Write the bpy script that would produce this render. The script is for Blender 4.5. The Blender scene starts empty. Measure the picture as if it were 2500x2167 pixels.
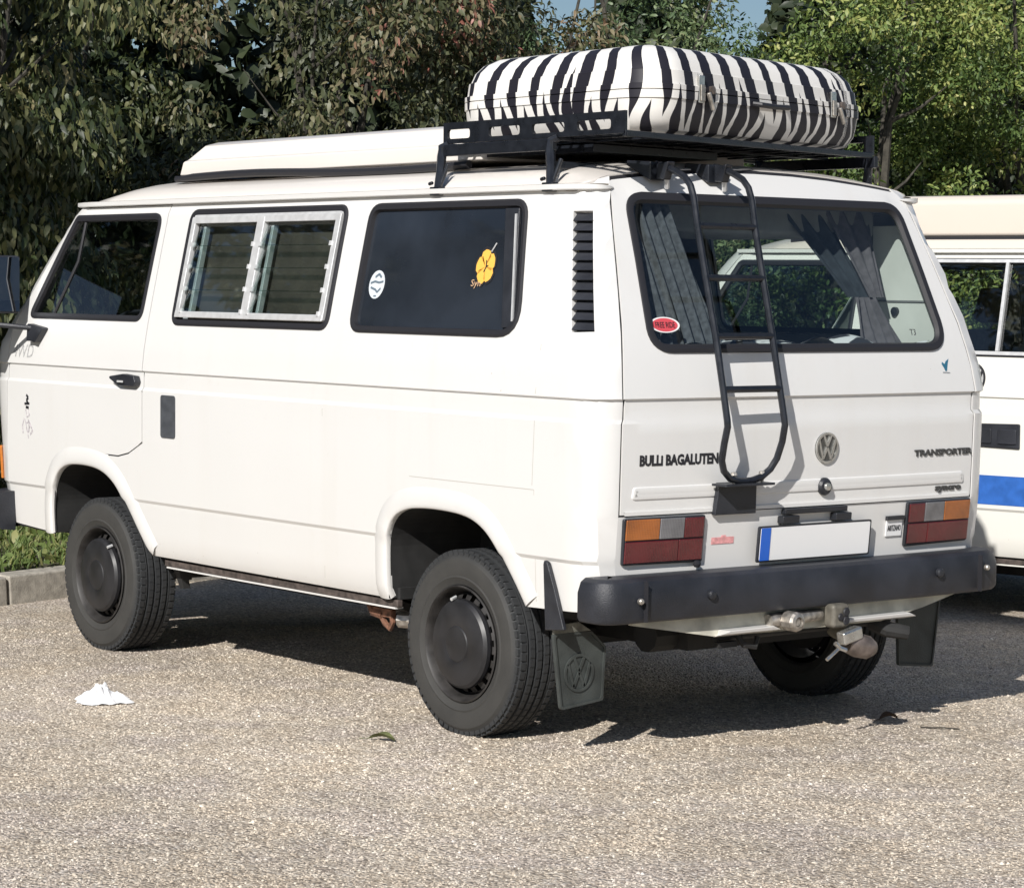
import bpy, bmesh, math, random
import numpy as np
from mathutils import Vector, Matrix
from mathutils.geometry import delaunay_2d_cdt

random.seed(7); rng = np.random.default_rng(7)
SC = bpy.context.scene
COL = SC.collection
R = math.radians

# ------------------------------------------------------------------ camera
cam_d = bpy.data.cameras.new('camera'); cam = bpy.data.objects.new('camera', cam_d); COL.objects.link(cam)
cam_d.sensor_width = 36; cam_d.lens = 90.77; cam_d.clip_start = .1; cam_d.clip_end = 400
cam.matrix_world = (Matrix.Translation((6.8563, -6.0851, 1.5065)) @ Matrix.Rotation(0.9059, 4, 'Z')
                    @ Matrix.Rotation(1.5107, 4, 'X') @ Matrix.Rotation(0.0114, 4, 'Z'))
SC.camera = cam

# ------------------------------------------------------------------ world, sun, exposure
SUN_TRAVEL = Vector((-.78, 1.30, -1.0)).normalized()
w = bpy.data.worlds.new('World'); SC.world = w; w.use_nodes = True
nt = w.node_tree; nt.nodes.clear()
sky = nt.nodes.new('ShaderNodeTexSky'); sky.sky_type = 'NISHITA'; sky.sun_disc = False
sky.sun_elevation = math.asin(-SUN_TRAVEL.z); sky.sun_rotation = math.atan2(-SUN_TRAVEL.x, -SUN_TRAVEL.y)
sky.air_density = 1.0; sky.dust_density = .6; sky.ozone_density = 3.5
bg = nt.nodes.new('ShaderNodeBackground'); bg.inputs['Strength'].default_value = .056
wo = nt.nodes.new('ShaderNodeOutputWorld')
nt.links.new(sky.outputs[0], bg.inputs[0]); nt.links.new(bg.outputs[0], wo.inputs[0])
sun_d = bpy.data.lights.new('sun', 'SUN'); sun_d.energy = 4.6; sun_d.angle = R(.53); sun_d.color = (1, .965, .915)
sun = bpy.data.objects.new('sun', sun_d); COL.objects.link(sun)
sun.rotation_euler = SUN_TRAVEL.to_track_quat('-Z', 'Y').to_euler(); sun.location = (5, -8, 8)
SC.view_settings.view_transform = 'Standard'; SC.view_settings.look = 'None'
SC.view_settings.exposure = .24; SC.view_settings.gamma = 1; SC.view_settings.use_curve_mapping = False

# ------------------------------------------------------------------ materials
def srgb(r, g, b):
    f = lambda c: c / 12.92 if c <= .04045 else ((c + .055) / 1.055) ** 2.4
    return (f(r / 255), f(g / 255), f(b / 255), 1)

class N:
    """tiny node helper"""
    def __init__(s, m): s.m = m; s.t = m.node_tree
    def n(s, typ, **k):
        o = s.t.nodes.new('ShaderNode' + typ)
        for a, v in k.items():
            if a[0] == 'i' and a[1:].isdigit(): o.inputs[int(a[1:])].default_value = v
            elif a in o.bl_rna.properties: setattr(o, a, v)
            else: o.inputs[a.replace('_', ' ')].default_value = v
        return o
    def l(s, a, b): s.t.links.new(a, b)
    def math(s, op, a, b=None, clamp=False):
        o = s.t.nodes.new('ShaderNodeMath'); o.operation = op; o.use_clamp = clamp
        for i, v in enumerate((a, b)):
            if v is None: continue
            if isinstance(v, (int, float)): o.inputs[i].default_value = v
            else: s.l(v, o.inputs[i])
        return o.outputs[0]
    def ramp(s, fac, stops):
        o = s.t.nodes.new('ShaderNodeValToRGB'); s.l(fac, o.inputs[0])
        e = o.color_ramp.elements
        while len(e) < len(stops): e.new(.5)
        for x, (p, c) in zip(e, stops): x.position = p; x.color = c
        return o.outputs[0]
    def mix(s, fac, a, b):
        o = s.t.nodes.new('ShaderNodeMix'); o.data_type = 'RGBA'
        for i, v in ((0, fac), (6, a), (7, b)):
            if isinstance(v, (int, float, tuple)): o.inputs[i].default_value = v
            else: s.l(v, o.inputs[i])
        return o.outputs[2]

def mat(name):
    m = bpy.data.materials.new(name); m.use_nodes = True
    return m, N(m), m.node_tree.nodes['Principled BSDF']

def simple(name, col, rough=.5, metal=0, noise=.0, nscale=20, bump=0, bscale=200, coat=0, spec=.5):
    m, h, p = mat(name)
    tc = h.n('TexCoord')
    p.inputs['Roughness'].default_value = rough; p.inputs['Metallic'].default_value = metal
    p.inputs['Coat Weight'].default_value = coat; p.inputs['Coat Roughness'].default_value = .08
    p.inputs['Specular IOR Level'].default_value = spec
    if noise:
        t = h.n('TexNoise', Scale=nscale, Detail=6.0); h.l(tc.outputs['Object'], t.inputs['Vector'])
        d = tuple(c * (1 - noise) for c in col[:3]) + (1,); b = tuple(min(1, c * (1 + noise)) for c in col[:3]) + (1,)
        h.l(h.ramp(t.outputs[0], [(.35, d), (.65, b)]), p.inputs['Base Color'])
        rr = h.math('MULTIPLY_ADD', t.outputs[0], .25); rr.node.inputs[2].default_value = rough - .12
        h.l(rr, p.inputs['Roughness'])
    else: p.inputs['Base Color'].default_value = col
    if bump:
        t2 = h.n('TexNoise', Scale=bscale, Detail=4.0); h.l(tc.outputs['Object'], t2.inputs['Vector'])
        b = h.n('Bump', Strength=bump, Distance=.004); h.l(t2.outputs[0], b.inputs['Height']); h.l(b.outputs[0], p.inputs['Normal'])
    return m

def paint(name, col, dirt=(.52, .45, .36, 1), amount=.4):
    """old van paint: gloss, faint waviness, road film low down, rain streaks"""
    m, h, p = mat(name); tc = h.n('TexCoord'); ob = tc.outputs['Object']
    sep = h.n('SeparateXYZ'); h.l(ob, sep.inputs[0])
    big = h.n('TexNoise', Scale=1.6, Detail=5.0); h.l(ob, big.inputs['Vector'])
    fine = h.n('TexNoise', Scale=26.0, Detail=8.0, Roughness=.7); h.l(ob, fine.inputs['Vector'])
    mp = h.n('Mapping'); mp.inputs['Scale'].default_value = (9, 9, .8); h.l(ob, mp.inputs['Vector'])
    streak = h.n('TexNoise', Scale=1.0, Detail=4.0); h.l(mp.outputs[0], streak.inputs['Vector'])
    low = h.math('MULTIPLY', h.math('SUBTRACT', .95, sep.outputs['Z']), 1.1, True)
    a = h.math('MULTIPLY', low, big.outputs[0])
    b = h.math('MULTIPLY', h.math('SUBTRACT', streak.outputs[0], .56, True), .6)
    c = h.math('MULTIPLY', h.math('SUBTRACT', fine.outputs[0], .58, True), .8)
    tot = h.math('MULTIPLY', h.math('ADD', h.math('ADD', h.math('MULTIPLY', a, .55), b), c), amount, True)
    sp = h.n('TexNoise', Scale=55.0, Detail=3.0); h.l(ob, sp.inputs['Vector'])
    zone = h.math('MULTIPLY', h.math('SUBTRACT', .72, sep.outputs['Z']), 2.2, True)
    rust = h.math('MULTIPLY', h.math('GREATER_THAN', h.math('ADD', sp.outputs[0], h.math('MULTIPLY', zone, .10)), .80), .75)
    h.l(h.mix(rust, h.mix(tot, col, dirt), (.22, .10, .05, 1)), p.inputs['Base Color'])
    p.inputs['Roughness'].default_value = .32; p.inputs['Coat Weight'].default_value = .5; p.inputs['Coat Roughness'].default_value = .12
    rr = h.math('MULTIPLY_ADD', big.outputs[0], .2); rr.node.inputs[2].default_value = .25; h.l(rr, p.inputs['Roughness'])
    wv = h.n('TexNoise', Scale=2.3, Detail=1.0); h.l(ob, wv.inputs['Vector'])
    bp_ = h.n('Bump', Strength=.25, Distance=.02); h.l(wv.outputs[0], bp_.inputs['Height']); h.l(bp_.outputs[0], p.inputs['Normal'])
    return m

def glass(name, tint, refl=1.0, rough=.02):
    m = bpy.data.materials.new(name); m.use_nodes = True; h = N(m); h.t.nodes.clear()
    o = h.n('OutputMaterial'); tr = h.n('BsdfTransparent', Color=tint); gl = h.n('BsdfGlossy', Roughness=rough, Color=(refl, refl, refl, 1))
    ge = h.n('NewGeometry'); dp = h.n('VectorMath', operation='DOT_PRODUCT'); mx = h.n('MixShader')
    h.l(ge.outputs['Normal'], dp.inputs[0]); h.l(ge.outputs['Incoming'], dp.inputs[1])
    c = h.math('SUBTRACT', 1.0, h.math('ABSOLUTE', dp.outputs['Value']), True)
    f = h.math('ADD', h.math('MULTIPLY', h.math('POWER', c, 5.0), .9), .085, True)
    h.l(f, mx.inputs[0]); h.l(tr.outputs[0], mx.inputs[1]); h.l(gl.outputs[0], mx.inputs[2]); h.l(mx.outputs[0], o.inputs[0])
    return m

M = {}
M['paint'] = paint('white van paint', (.70, .695, .682, 1), amount=.65)
M['paint2'] = paint('older white van paint', (.75, .74, .69, 1), amount=.45)
M['cream'] = paint('cream fibreglass', (.70, .62, .54, 1), amount=.25)
M['poptop'] = paint('off white fibreglass', (.77, .725, .675, 1), amount=.3)
M['plastic'] = simple('black plastic', (.022, .024, .03, 1), .42, noise=.25, nscale=9, bump=.25, bscale=300)
M['bumper'] = simple('faded bumper plastic', (.022, .024, .031, 1), .48, noise=.3, nscale=7, bump=.4, bscale=260)
M['blackmetal'] = simple('black powder coat', (.013, .015, .02, 1), .3, noise=.2, nscale=30)
M['rubber'] = simple('rubber seal', (.018, .018, .022, 1), .55)
M['dark'] = simple('underbody', (.018, .018, .018, 1), .8, noise=.3, nscale=12)
M['lining'] = simple('grey lining', (.19, .19, .19, 1), .8, noise=.15, nscale=10)
M['lightlining'] = simple('pale wall trim', (.62, .62, .58, 1), .6, noise=.06, nscale=6)
M['alu'] = simple('aluminium', (.66, .665, .67, 1), .42, metal=.35, noise=.07, nscale=30)
M['steel'] = simple('worn steel', (.45, .42, .38, 1), .45, metal=.8, noise=.3, nscale=50)
M['rust'] = simple('rusty steel', (.16, .075, .045, 1), .8, noise=.5, nscale=40, bump=.5)
M['glass'] = glass('clear glass', (.78, .84, .83, 1))
M['glassdk'] = glass('tinted glass', (.30, .34, .36, 1))
M['blackout'] = simple('blackout board', (.012, .018, .03, 1), .35)
def lens(name, col):
    m, h, p = mat(name); tc = h.n('TexCoord'); wv = h.n('TexWave', Scale=48.0, Distortion=.0, bands_direction='Y'); h.l(tc.outputs['Object'], wv.inputs['Vector'])
    w2 = h.n('TexWave', Scale=48.0, bands_direction='Z'); h.l(tc.outputs['Object'], w2.inputs['Vector'])
    t = h.n('TexNoise', Scale=9.0, Detail=4.0); h.l(tc.outputs['Object'], t.inputs['Vector'])
    dk = tuple(c*.45 for c in col[:3]) + (1,); hi = tuple(min(1, c*1.25) for c in col[:3]) + (1,)
    h.l(h.ramp(h.math('ADD', h.math('MULTIPLY', t.outputs[0], .85), h.math('MULTIPLY', wv.outputs['Fac'], .15)), [(.3, dk), (.7, hi)]), p.inputs['Base Color'])
    b = h.n('Bump', Strength=.2, Distance=.002); h.l(h.math('ADD', wv.outputs['Fac'], w2.outputs['Fac']), b.inputs['Height']); h.l(b.outputs[0], p.inputs['Normal'])
    p.inputs['Roughness'].default_value = .2; p.inputs['Coat Weight'].default_value = 1.0; p.inputs['Coat Roughness'].default_value = .04
    return m
M['amber'] = simple('amber lens', (.52, .17, .025, 1), .18, noise=.12, nscale=60, coat=.6)
M['clear'] = simple('clear lens', (.30, .31, .32, 1), .18, noise=.2, nscale=80, coat=.6)
M['redlens'] = simple('red lens', (.085, .008, .014, 1), .18, noise=.35, nscale=60, coat=.6)
M['stripe'] = simple('blue stripe', (.03, .12, .42, 1), .35, noise=.15, nscale=18)
M['decalblack'] = simple('black print', (.02, .02, .024, 1), .5)
M['decalgrey'] = simple('grey print', (.42, .42, .42, 1), .5, noise=.25, nscale=120)
M['amberlens'] = lens('ribbed amber', (.33, .10, .018, 1)); M['clearlens'] = lens('ribbed clear', (.17, .17, .18, 1)); M['redrib'] = lens('ribbed red', (.10, .006, .010, 1))
M['white'] = simple('white print', (.8, .8, .8, 1), .4)
M['red'] = simple('red print', (.62, .08, .10, 1), .4)
M['pink'] = simple('faded red print', (.75, .35, .35, 1), .5, noise=.2, nscale=90)
M['blue'] = simple('blue print', (.02, .12, .55, 1), .4)
M['teal'] = simple('teal print', (.03, .14, .22, 1), .4)
M['yellow'] = simple('orange yellow print', (.86, .48, .09, 1), .45)
M['chrome'] = simple('dull chrome', (.60, .60, .58, 1), .28, metal=.9, noise=.15, nscale=30)
M['curtain'] = simple('grey curtain cloth', (.075, .078, .088, 1), .9, noise=.35, nscale=60, bump=.3, bscale=120)
M['curtain2'] = simple('dark curtain cloth', (.03, .036, .045, 1), .9, noise=.3, nscale=30)
M['curtain3'] = simple('grey brown cloth', (.10, .09, .10, 1), .9, noise=.2, nscale=40)
M['paper'] = simple('white tissue', (.74, .74, .75, 1), .85, noise=.04, nscale=40)

def cloth_spots():
    m, h, p = mat('black and white cloth'); tc = h.n('TexCoord')
    t = h.n('TexNoise', Scale=9.0, Detail=1.0); h.l(tc.outputs['Object'], t.inputs['Vector'])
    h.l(h.ramp(t.outputs[0], [(.50, (.75, .75, .77, 1)), (.53, (.03, .03, .04, 1))]), p.inputs['Base Color']); p.inputs['Roughness'].default_value = .9
    return m
M['spots'] = cloth_spots()

def tyre_mat():
    m, h, p = mat('tyre rubber'); tc = h.n('TexCoord')
    a = h.n('Attribute', attribute_name='side')
    t = h.n('TexNoise', Scale=9.0, Detail=8.0, Roughness=.65); h.l(tc.outputs['Object'], t.inputs['Vector'])
    s = h.mix(t.outputs[0], (.024, .024, .023, 1), (.058, .056, .052, 1))
    tr = h.mix(t.outputs[0], (.015, .017, .020, 1), (.038, .040, .042, 1))
    h.l(h.mix(a.outputs['Fac'], tr, s), p.inputs['Base Color']); p.inputs['Roughness'].default_value = .75
    t2 = h.n('TexNoise', Scale=160.0, Detail=3.0); h.l(tc.outputs['Object'], t2.inputs['Vector'])
    b = h.n('Bump', Strength=.3, Distance=.002); h.l(t2.outputs[0], b.inputs['Height']); h.l(b.outputs[0], p.inputs['Normal'])
    return m
M['tyre'] = tyre_mat()

def ground_tone(h, ob):
    """worn and dusty patches of the surfacing: straw coloured, mauve grey, pale"""
    big = h.n('TexNoise', Scale=.55, Detail=4.0, Roughness=.6, Distortion=.8); h.l(ob, big.inputs['Vector'])
    mid = h.n('TexNoise', Scale=4.2, Detail=6.0, Roughness=.7); h.l(ob, mid.inputs['Vector'])
    f = h.math('ADD', h.math('MULTIPLY', big.outputs[0], .55), h.math('MULTIPLY', mid.outputs[0], .45))
    hue = h.n('TexNoise', Scale=2.4, Detail=5.0, Roughness=.65); h.l(ob, hue.inputs['Vector'])
    a = h.ramp(f, [(.36, (.84, .83, .82, 1)), (.5, (1.04, 1.035, 1.03, 1)), (.63, (1.24, 1.23, 1.21, 1))])
    b = h.ramp(hue.outputs[0], [(.38, (.96, .945, .97, 1)), (.5, (1, .985, .96, 1)), (.62, (1.04, 1.0, .94, 1))])
    mu = h.n('Mix', data_type='RGBA', blend_type='MULTIPLY'); mu.inputs[0].default_value = 1; h.l(a, mu.inputs[6]); h.l(b, mu.inputs[7])
    return mu.outputs[2]
def ground_mat():
    m, h, p = mat('chip sealed gravel'); tc = h.n('TexCoord'); ob = tc.outputs['Object']
    v = h.n('TexVoronoi', Scale=92.0, Randomness=1.0); h.l(ob, v.inputs['Vector'])
    v2 = h.n('TexVoronoi', Scale=48.0, Randomness=1.0); h.l(ob, v2.inputs['Vector'])
    sp = h.n('SeparateColor'); h.l(v.outputs['Color'], sp.inputs[0])
    col = h.ramp(sp.outputs[0], [(0, (.33, .28, .23, 1)), (.35, (.52, .455, .38, 1)), (.7, (.65, .58, .49, 1)), (1, (.83, .77, .68, 1))])
    e = h.math('MULTIPLY', v.outputs['Distance'], 1.0)
    dk = h.ramp(e, [(.25, (1, 1, 1, 1)), (.75, (.6, .58, .55, 1))])
    mul = h.n('Mix', data_type='RGBA', blend_type='MULTIPLY'); mul.inputs[0].default_value = .8
    h.l(col, mul.inputs[6]); h.l(dk, mul.inputs[7])
    tone = ground_tone(h, ob)
    mul2 = h.n('Mix', data_type='RGBA', blend_type='MULTIPLY'); mul2.inputs[0].default_value = 1
    h.l(mul.outputs[2], mul2.inputs[6]); h.l(tone, mul2.inputs[7])
    h.l(mul2.outputs[2], p.inputs['Base Color']); p.inputs['Roughness'].default_value = .85
    hh = h.math('SUBTRACT', h.math('MULTIPLY', v.outputs['Distance'], -1.0), h.math('MULTIPLY', v2.outputs['Distance'], .5))
    b = h.n('Bump', Strength=.8, Distance=.009); h.l(hh, b.inputs['Height']); h.l(b.outputs[0], p.inputs['Normal'])
    return m
M['ground'] = ground_mat()

def tinted(name, stops, rough=.8, sss=0, tone=False):
    """colour from a per-face 'tint' attribute"""
    m, h, p = mat(name); a = h.n('Attribute', attribute_name='tint')
    c = h.ramp(a.outputs['Fac'], stops)
    if tone:
        tc = h.n('TexCoord'); mu = h.n('Mix', data_type='RGBA', blend_type='MULTIPLY'); mu.inputs[0].default_value = 1
        h.l(c, mu.inputs[6]); h.l(ground_tone(h, tc.outputs['Object']), mu.inputs[7]); c = mu.outputs[2]
    h.l(c, p.inputs['Base Color']); p.inputs['Roughness'].default_value = rough
    if sss:
        tr = h.n('BsdfTranslucent'); mx = h.n('MixShader', i0=sss)
        bright = h.n('Mix', data_type='RGBA', blend_type='MULTIPLY'); bright.inputs[0].default_value = 1
        bright.inputs[7].default_value = (1.3, 1.5, .5, 1); h.l(c, bright.inputs[6])
        h.l(bright.outputs[2], tr.inputs[0]); o = h.t.nodes['Material Output']
        h.l(p.outputs[0], mx.inputs[1]); h.l(tr.outputs[0], mx.inputs[2]); h.l(mx.outputs[0], o.inputs[0])
    return m
M['chips'] = tinted('stone chips', [(0, (.26, .215, .175, 1)), (.3, (.49, .43, .36, 1)), (.65, (.65, .58, .49, 1)), (.9, (.79, .735, .64, 1)), (1, (.88, .86, .80, 1))], tone=True)
M['grass'] = tinted('grass blades', [(0, (.07, .11, .03, 1)), (.6, (.15, .20, .055, 1)), (1, (.32, .30, .13, 1))], .6, .2)
M['bark'] = simple('bark', (.055, .05, .04, 1), .9, noise=.4, nscale=18, bump=.8, bscale=60)
M['soil'] = simple('soil', (.075, .07, .04, 1), .95, noise=.4, nscale=14, bump=.6, bscale=50)
M['kerb'] = simple('concrete kerb', (.38, .35, .30, 1), .9, noise=.22, nscale=22, bump=.6, bscale=120)

# ------------------------------------------------------------------ mesh helpers
def link(o, parent=None, **props):
    COL.objects.link(o)
    if parent is not None: o.parent = parent
    for k, v in props.items(): o[k] = v
    return o
def empty(name, loc=(0, 0, 0), rot=(0, 0, 0), parent=None, **props):
    o = bpy.data.objects.new(name, None); o.location = loc; o.rotation_euler = rot; o.empty_display_size = .2
    return link(o, parent, **props)
def finish(me, smooth=True, ang=32):
    if smooth:
        for p in me.polygons: p.use_smooth = True
        me.set_sharp_from_angle(angle=R(ang))
class MB:
    def __init__(s): s.v = []; s.f = []
    def add(s, vs, fs):
        b = len(s.v); s.v += [tuple(v) for v in vs]; s.f += [tuple(b + i for i in f) for f in fs]; return s
    def box(s, a, b, mtx=None):
        (x0, y0, z0), (x1, y1, z1) = a, b
        vs = [Vector(p) for p in ((x0,y0,z0),(x1,y0,z0),(x1,y1,z0),(x0,y1,z0),(x0,y0,z1),(x1,y0,z1),(x1,y1,z1),(x0,y1,z1))]
        if mtx: vs = [mtx @ v for v in vs]
        return s.add(vs, [(0,3,2,1),(4,5,6,7),(0,1,5,4),(1,2,6,5),(2,3,7,6),(3,0,4,7)])
    def hexa(s, vs):   # 8 corner points bottom loop, top loop
        return s.add(vs, [(0,3,2,1),(4,5,6,7),(0,1,5,4),(1,2,6,5),(2,3,7,6),(3,0,4,7)])
    def tube(s, pts, r, n=8, caps=True):
        pts = [Vector(p) for p in pts]; rs = r if isinstance(r, (list, tuple)) else [r] * len(pts)
        rings = []; up = None
        for i, p in enumerate(pts):
            d = (pts[min(i+1, len(pts)-1)] - pts[max(i-1, 0)]).normalized()
            if up is None: up = Vector((0,0,1)) if abs(d.z) < .9 else Vector((1,0,0))
            a = d.cross(up).normalized(); up = a.cross(d).normalized()
            rings.append([p + (a*math.cos(2*math.pi*k/n) + up*math.sin(2*math.pi*k/n))*rs[i] for k in range(n)])
        vs = [v for ring in rings for v in ring]; fs = []
        for i in range(len(pts)-1):
            for k in range(n):
                k2 = (k+1) % n; fs.append((i*n+k, (i+1)*n+k, (i+1)*n+k2, i*n+k2))
        if caps: fs += [tuple(range(n)), tuple(reversed(range((len(pts)-1)*n, len(pts)*n)))]
        return s.add(vs, fs)
    def lathe(s, prof, n=48, axis='y', c=(0,0,0), closed=False):
        vs = []; fs = []; m = len(prof)
        for k in range(n):
            a = 2*math.pi*k/n
            for r_, h_ in prof:
                q = {'y': (r_*math.sin(a), h_, r_*math.cos(a)), 'z': (r_*math.cos(a), r_*math.sin(a), h_), 'x': (h_, r_*math.cos(a), r_*math.sin(a))}[axis]
                vs.append((q[0]+c[0], q[1]+c[1], q[2]+c[2]))
        for k in range(n):
            k2 = (k+1) % n
            for j in range(m - (0 if closed else 1)):
                j2 = (j+1) % m; fs.append((k*m+j, k2*m+j, k2*m+j2, k*m+j2))
        return s.add(vs, fs)
    def prism(s, poly, thick, fn):
        """poly 2d points; fn(u,v,d)->3d"""
        n = len(poly); a = [fn(u, v, 0) for u, v in poly]; b = [fn(u, v, thick) for u, v in poly]
        return s.add(a + b, [tuple(range(n)), tuple(reversed(range(n, 2*n)))] + [(i, i+n, (i+1) % n + n, (i+1) % n) for i in range(n)])
    def build(s, name, m, parent=None, smooth=True, bevel=0, ang=32, seg=2, **props):
        me = bpy.data.meshes.new(name); me.from_pydata(s.v, [], s.f); me.materials.append(m)
        bm = bmesh.new(); bm.from_mesh(me); bmesh.ops.recalc_face_normals(bm, faces=bm.faces); bm.to_mesh(me); bm.free()
        finish(me, smooth, ang)
        o = bpy.data.objects.new(name, me)
        if bevel:
            bv = o.modifiers.new('bevel', 'BEVEL'); bv.width = bevel; bv.segments = seg; bv.limit_method = 'ANGLE'; bv.angle_limit = R(30)
            if smooth: bv.harden_normals = True
        return link(o, parent, **props)

def resample(pts, step, closed=True):
    out = []; n = len(pts)
    for i in range(n if closed else n-1):
        a = np.array(pts[i], float); b = np.array(pts[(i+1) % n], float); L = np.linalg.norm(b-a)
        k = max(1, int(math.ceil(L/step)))
        for j in range(k): out.append(tuple(a + (b-a)*j/k))
    if not closed: out.append(tuple(pts[-1]))
    return out
def smoothpath(pts, it=2, closed=False):
    for _ in range(it):
        q = []; n = len(pts)
        if not closed: q.append(pts[0])
        for i in range(n if closed else n-1):
            a = pts[i]; b = pts[(i+1) % n]
            q.append((a[0]*.75+b[0]*.25, a[1]*.75+b[1]*.25)); q.append((a[0]*.25+b[0]*.75, a[1]*.25+b[1]*.75))
        if not closed: q.append(pts[-1])
        pts = q
    return pts
def rounded(poly, rad, seg=6):
    """round the corners of a 2d polygon; rad scalar or list"""
    out = []; n = len(poly); rs = rad if isinstance(rad, (list, tuple)) else [rad]*n
    for i in range(n):
        p = Vector(poly[i]); a = Vector(poly[i-1]) - p; b = Vector(poly[(i+1) % n]) - p; r_ = rs[i]
        if r_ <= 0: out.append(tuple(p)); continue
        an = a.angle(b); t = min(r_/math.tan(an/2), a.length*.48, b.length*.48)
        p0 = p + a.normalized()*t; p1 = p + b.normalized()*t
        for k in range(seg+1):
            u = k/seg; q = p0*(1-u)**2 + p*2*u*(1-u) + p1*u**2; out.append((q.x, q.y))
    return out
def inside(pts, poly):
    x, y = pts[:, 0], pts[:, 1]; res = np.zeros(len(pts), bool); n = len(poly)
    for i in range(n):
        x0, y0 = poly[i]; x1, y1 = poly[(i+1) % n]
        if y0 == y1: continue
        c = (y0 > y) != (y1 > y)
        res ^= c & (x < (x1-x0)*(y-y0)/(y1-y0) + x0)
    return res
def near(pts, poly, d):
    m = np.full(len(pts), 9e9); n = len(poly)
    for i in range(n):
        a = np.array(poly[i]); b = np.array(poly[(i+1) % n]); ab = b-a; L = ab@ab
        if L < 1e-12: continue
        t = np.clip(((pts-a)@ab)/L, 0, 1); q = a + t[:, None]*ab
        m = np.minimum(m, np.hypot(*(pts-q).T))
    return m < d
def nrm(fn, u, v, e=1e-4):
    p = Vector(fn(u, v)); a = Vector(fn(u+e, v)) - p; b = Vector(fn(u, v+e)) - p
    n = a.cross(b)
    return p, (n.normalized() if n.length > 0 else Vector((0, 0, 1)))
def panel(outer, holes, fn, step=.05, vlines=(), ulines=(), thick=.018, d0=0.0, flip=1, mirror=False, both=False):
    """sheet metal panel: 2d outline with holes, triangulated and laid on the surface fn(u,v); edges folded inwards.
    flip=1 when du x dv points outwards."""
    outer = resample(outer, step); holes = [resample(h_, step) for h_ in holes]
    P = []; E = []
    for loop in [outer] + holes:
        b = len(P); P += loop; E += [(b+i, b+(i+1) % len(loop)) for i in range(len(loop))]
    oa = np.array(outer); lo = oa.min(0); hi = oa.max(0)
    for z in vlines:
        if lo[1] < z < hi[1]:
            xs = np.linspace(lo[0]-.01, hi[0]+.01, int((hi[0]-lo[0])/step)+2); b = len(P)
            P += [(x, z) for x in xs]; E += [(b+i, b+i+1) for i in range(len(xs)-1)]
    for x in ulines:
        if lo[0] < x < hi[0]:
            zs_ = np.linspace(lo[1]-.01, hi[1]+.01, int((hi[1]-lo[1])/step)+2); b = len(P)
            P += [(x, z) for z in zs_]; E += [(b+i, b+i+1) for i in range(len(zs_)-1)]
    gx, gy = np.meshgrid(np.arange(lo[0], hi[0], step), np.arange(lo[1], hi[1], step)); g = np.c_[gx.ravel(), gy.ravel()]
    g = g[inside(g, outer)]; k = near(g, outer, step*.4)
    for h_ in holes: k |= near(g, h_, step*.4)
    for z in vlines: k |= np.abs(g[:, 1]-z) < step*.3
    for x in ulines: k |= np.abs(g[:, 0]-x) < step*.3
    P += [tuple(q) for q in g[~k]]
    V, _, F, _, _, _ = delaunay_2d_cdt([Vector(p) for p in P], E, [], 0, 1e-6)
    Va = np.array([tuple(v) for v in V]); F = [tuple(f) for f in F]
    cen = np.array([Va[list(f)].mean(0) for f in F]); keep = inside(cen, outer)
    for h_ in holes: keep &= ~inside(cen, h_)
    F = [f for f, kk in zip(F, keep) if kk]
    used = sorted({i for f in F for i in f}); mp = {o: i for i, o in enumerate(used)}
    F = [tuple(mp[i] for i in f) for f in F]; V2 = Va[used]
    cnt = {}
    for f in F:
        for i in range(3):
            e = (f[i], f[(i+1) % 3]); key = (min(e), max(e)); cnt.setdefault(key, []).append(e)
    vs = []; inner = {}
    ns = []
    for u, v in V2:
        p, n = nrm(fn, u, v); n = n*flip; ns.append((p, n)); vs.append(p - n*d0)
    fs = list(F)
    if thick:
        for key, l in cnt.items():
            if len(l) == 1:
                a, b = l[0]
                for i in (a, b):
                    if i not in inner: inner[i] = len(vs); vs.append(ns[i][0] - ns[i][1]*(d0+thick))
                fs.append((b, a, inner[a], inner[b]))
    mb = MB(); mb.add(vs, fs)
    if both or mirror:
        mv = [Vector((v[0], -v[1], v[2])) for v in vs]; mf = [tuple(reversed(f)) for f in fs]
        if mirror: mb = MB()
        mb.add(mv, mf)
    return mb
def pbuild(mb, name, m, parent, ang=24, **props):
    me = bpy.data.meshes.new(name); me.from_pydata([tuple(v) for v in mb.v], [], mb.f); me.materials.append(m)
    bm = bmesh.new(); bm.from_mesh(me); bmesh.ops.remove_doubles(bm, verts=bm.verts, dist=1e-5); bmesh.ops.recalc_face_normals(bm, faces=bm.faces); bm.to_mesh(me); bm.free()
    finish(me, True, ang)
    return link(bpy.data.objects.new(name, me), parent, **props)
def ring(path, fn, prof, flip=1, closed=True, side=1, mirror=False):
    """sweep prof [(offset outward of the 2d path, height above surface)] along a 2d path on the surface"""
    path = [tuple(q) for q in resample(path, .06, closed)]; path = [q for k, q in enumerate(path) if k == 0 or math.dist(q, path[k-1]) > 1e-4]
    n = len(path); vs = []; fs = []; m = len(prof)
    area = sum(path[i][0]*path[(i+1) % n][1] - path[(i+1) % n][0]*path[i][1] for i in range(n))
    sg = side * (1 if area > 0 else -1)
    for i in range(n):
        a = Vector(path[i-1] if (i or closed) else path[i]); b = Vector(path[(i+1) % n] if (i < n-1 or closed) else path[i])
        t = (b-a).normalized(); nn = Vector((t.y, -t.x))*sg
        for o_, h_ in prof:
            p, nv = nrm(fn, path[i][0]+nn.x*o_, path[i][1]+nn.y*o_); vs.append(p + nv*flip*h_)
    for i in range(n if closed else n-1):
        for j in range(m-1):
            i2 = (i+1) % n; fs.append((i*m+j, i2*m+j, i2*m+j+1, i*m+j+1))
    if mirror: vs = [Vector((v.x, -v.y, v.z)) for v in vs]
    return MB().add(vs, fs)
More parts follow.
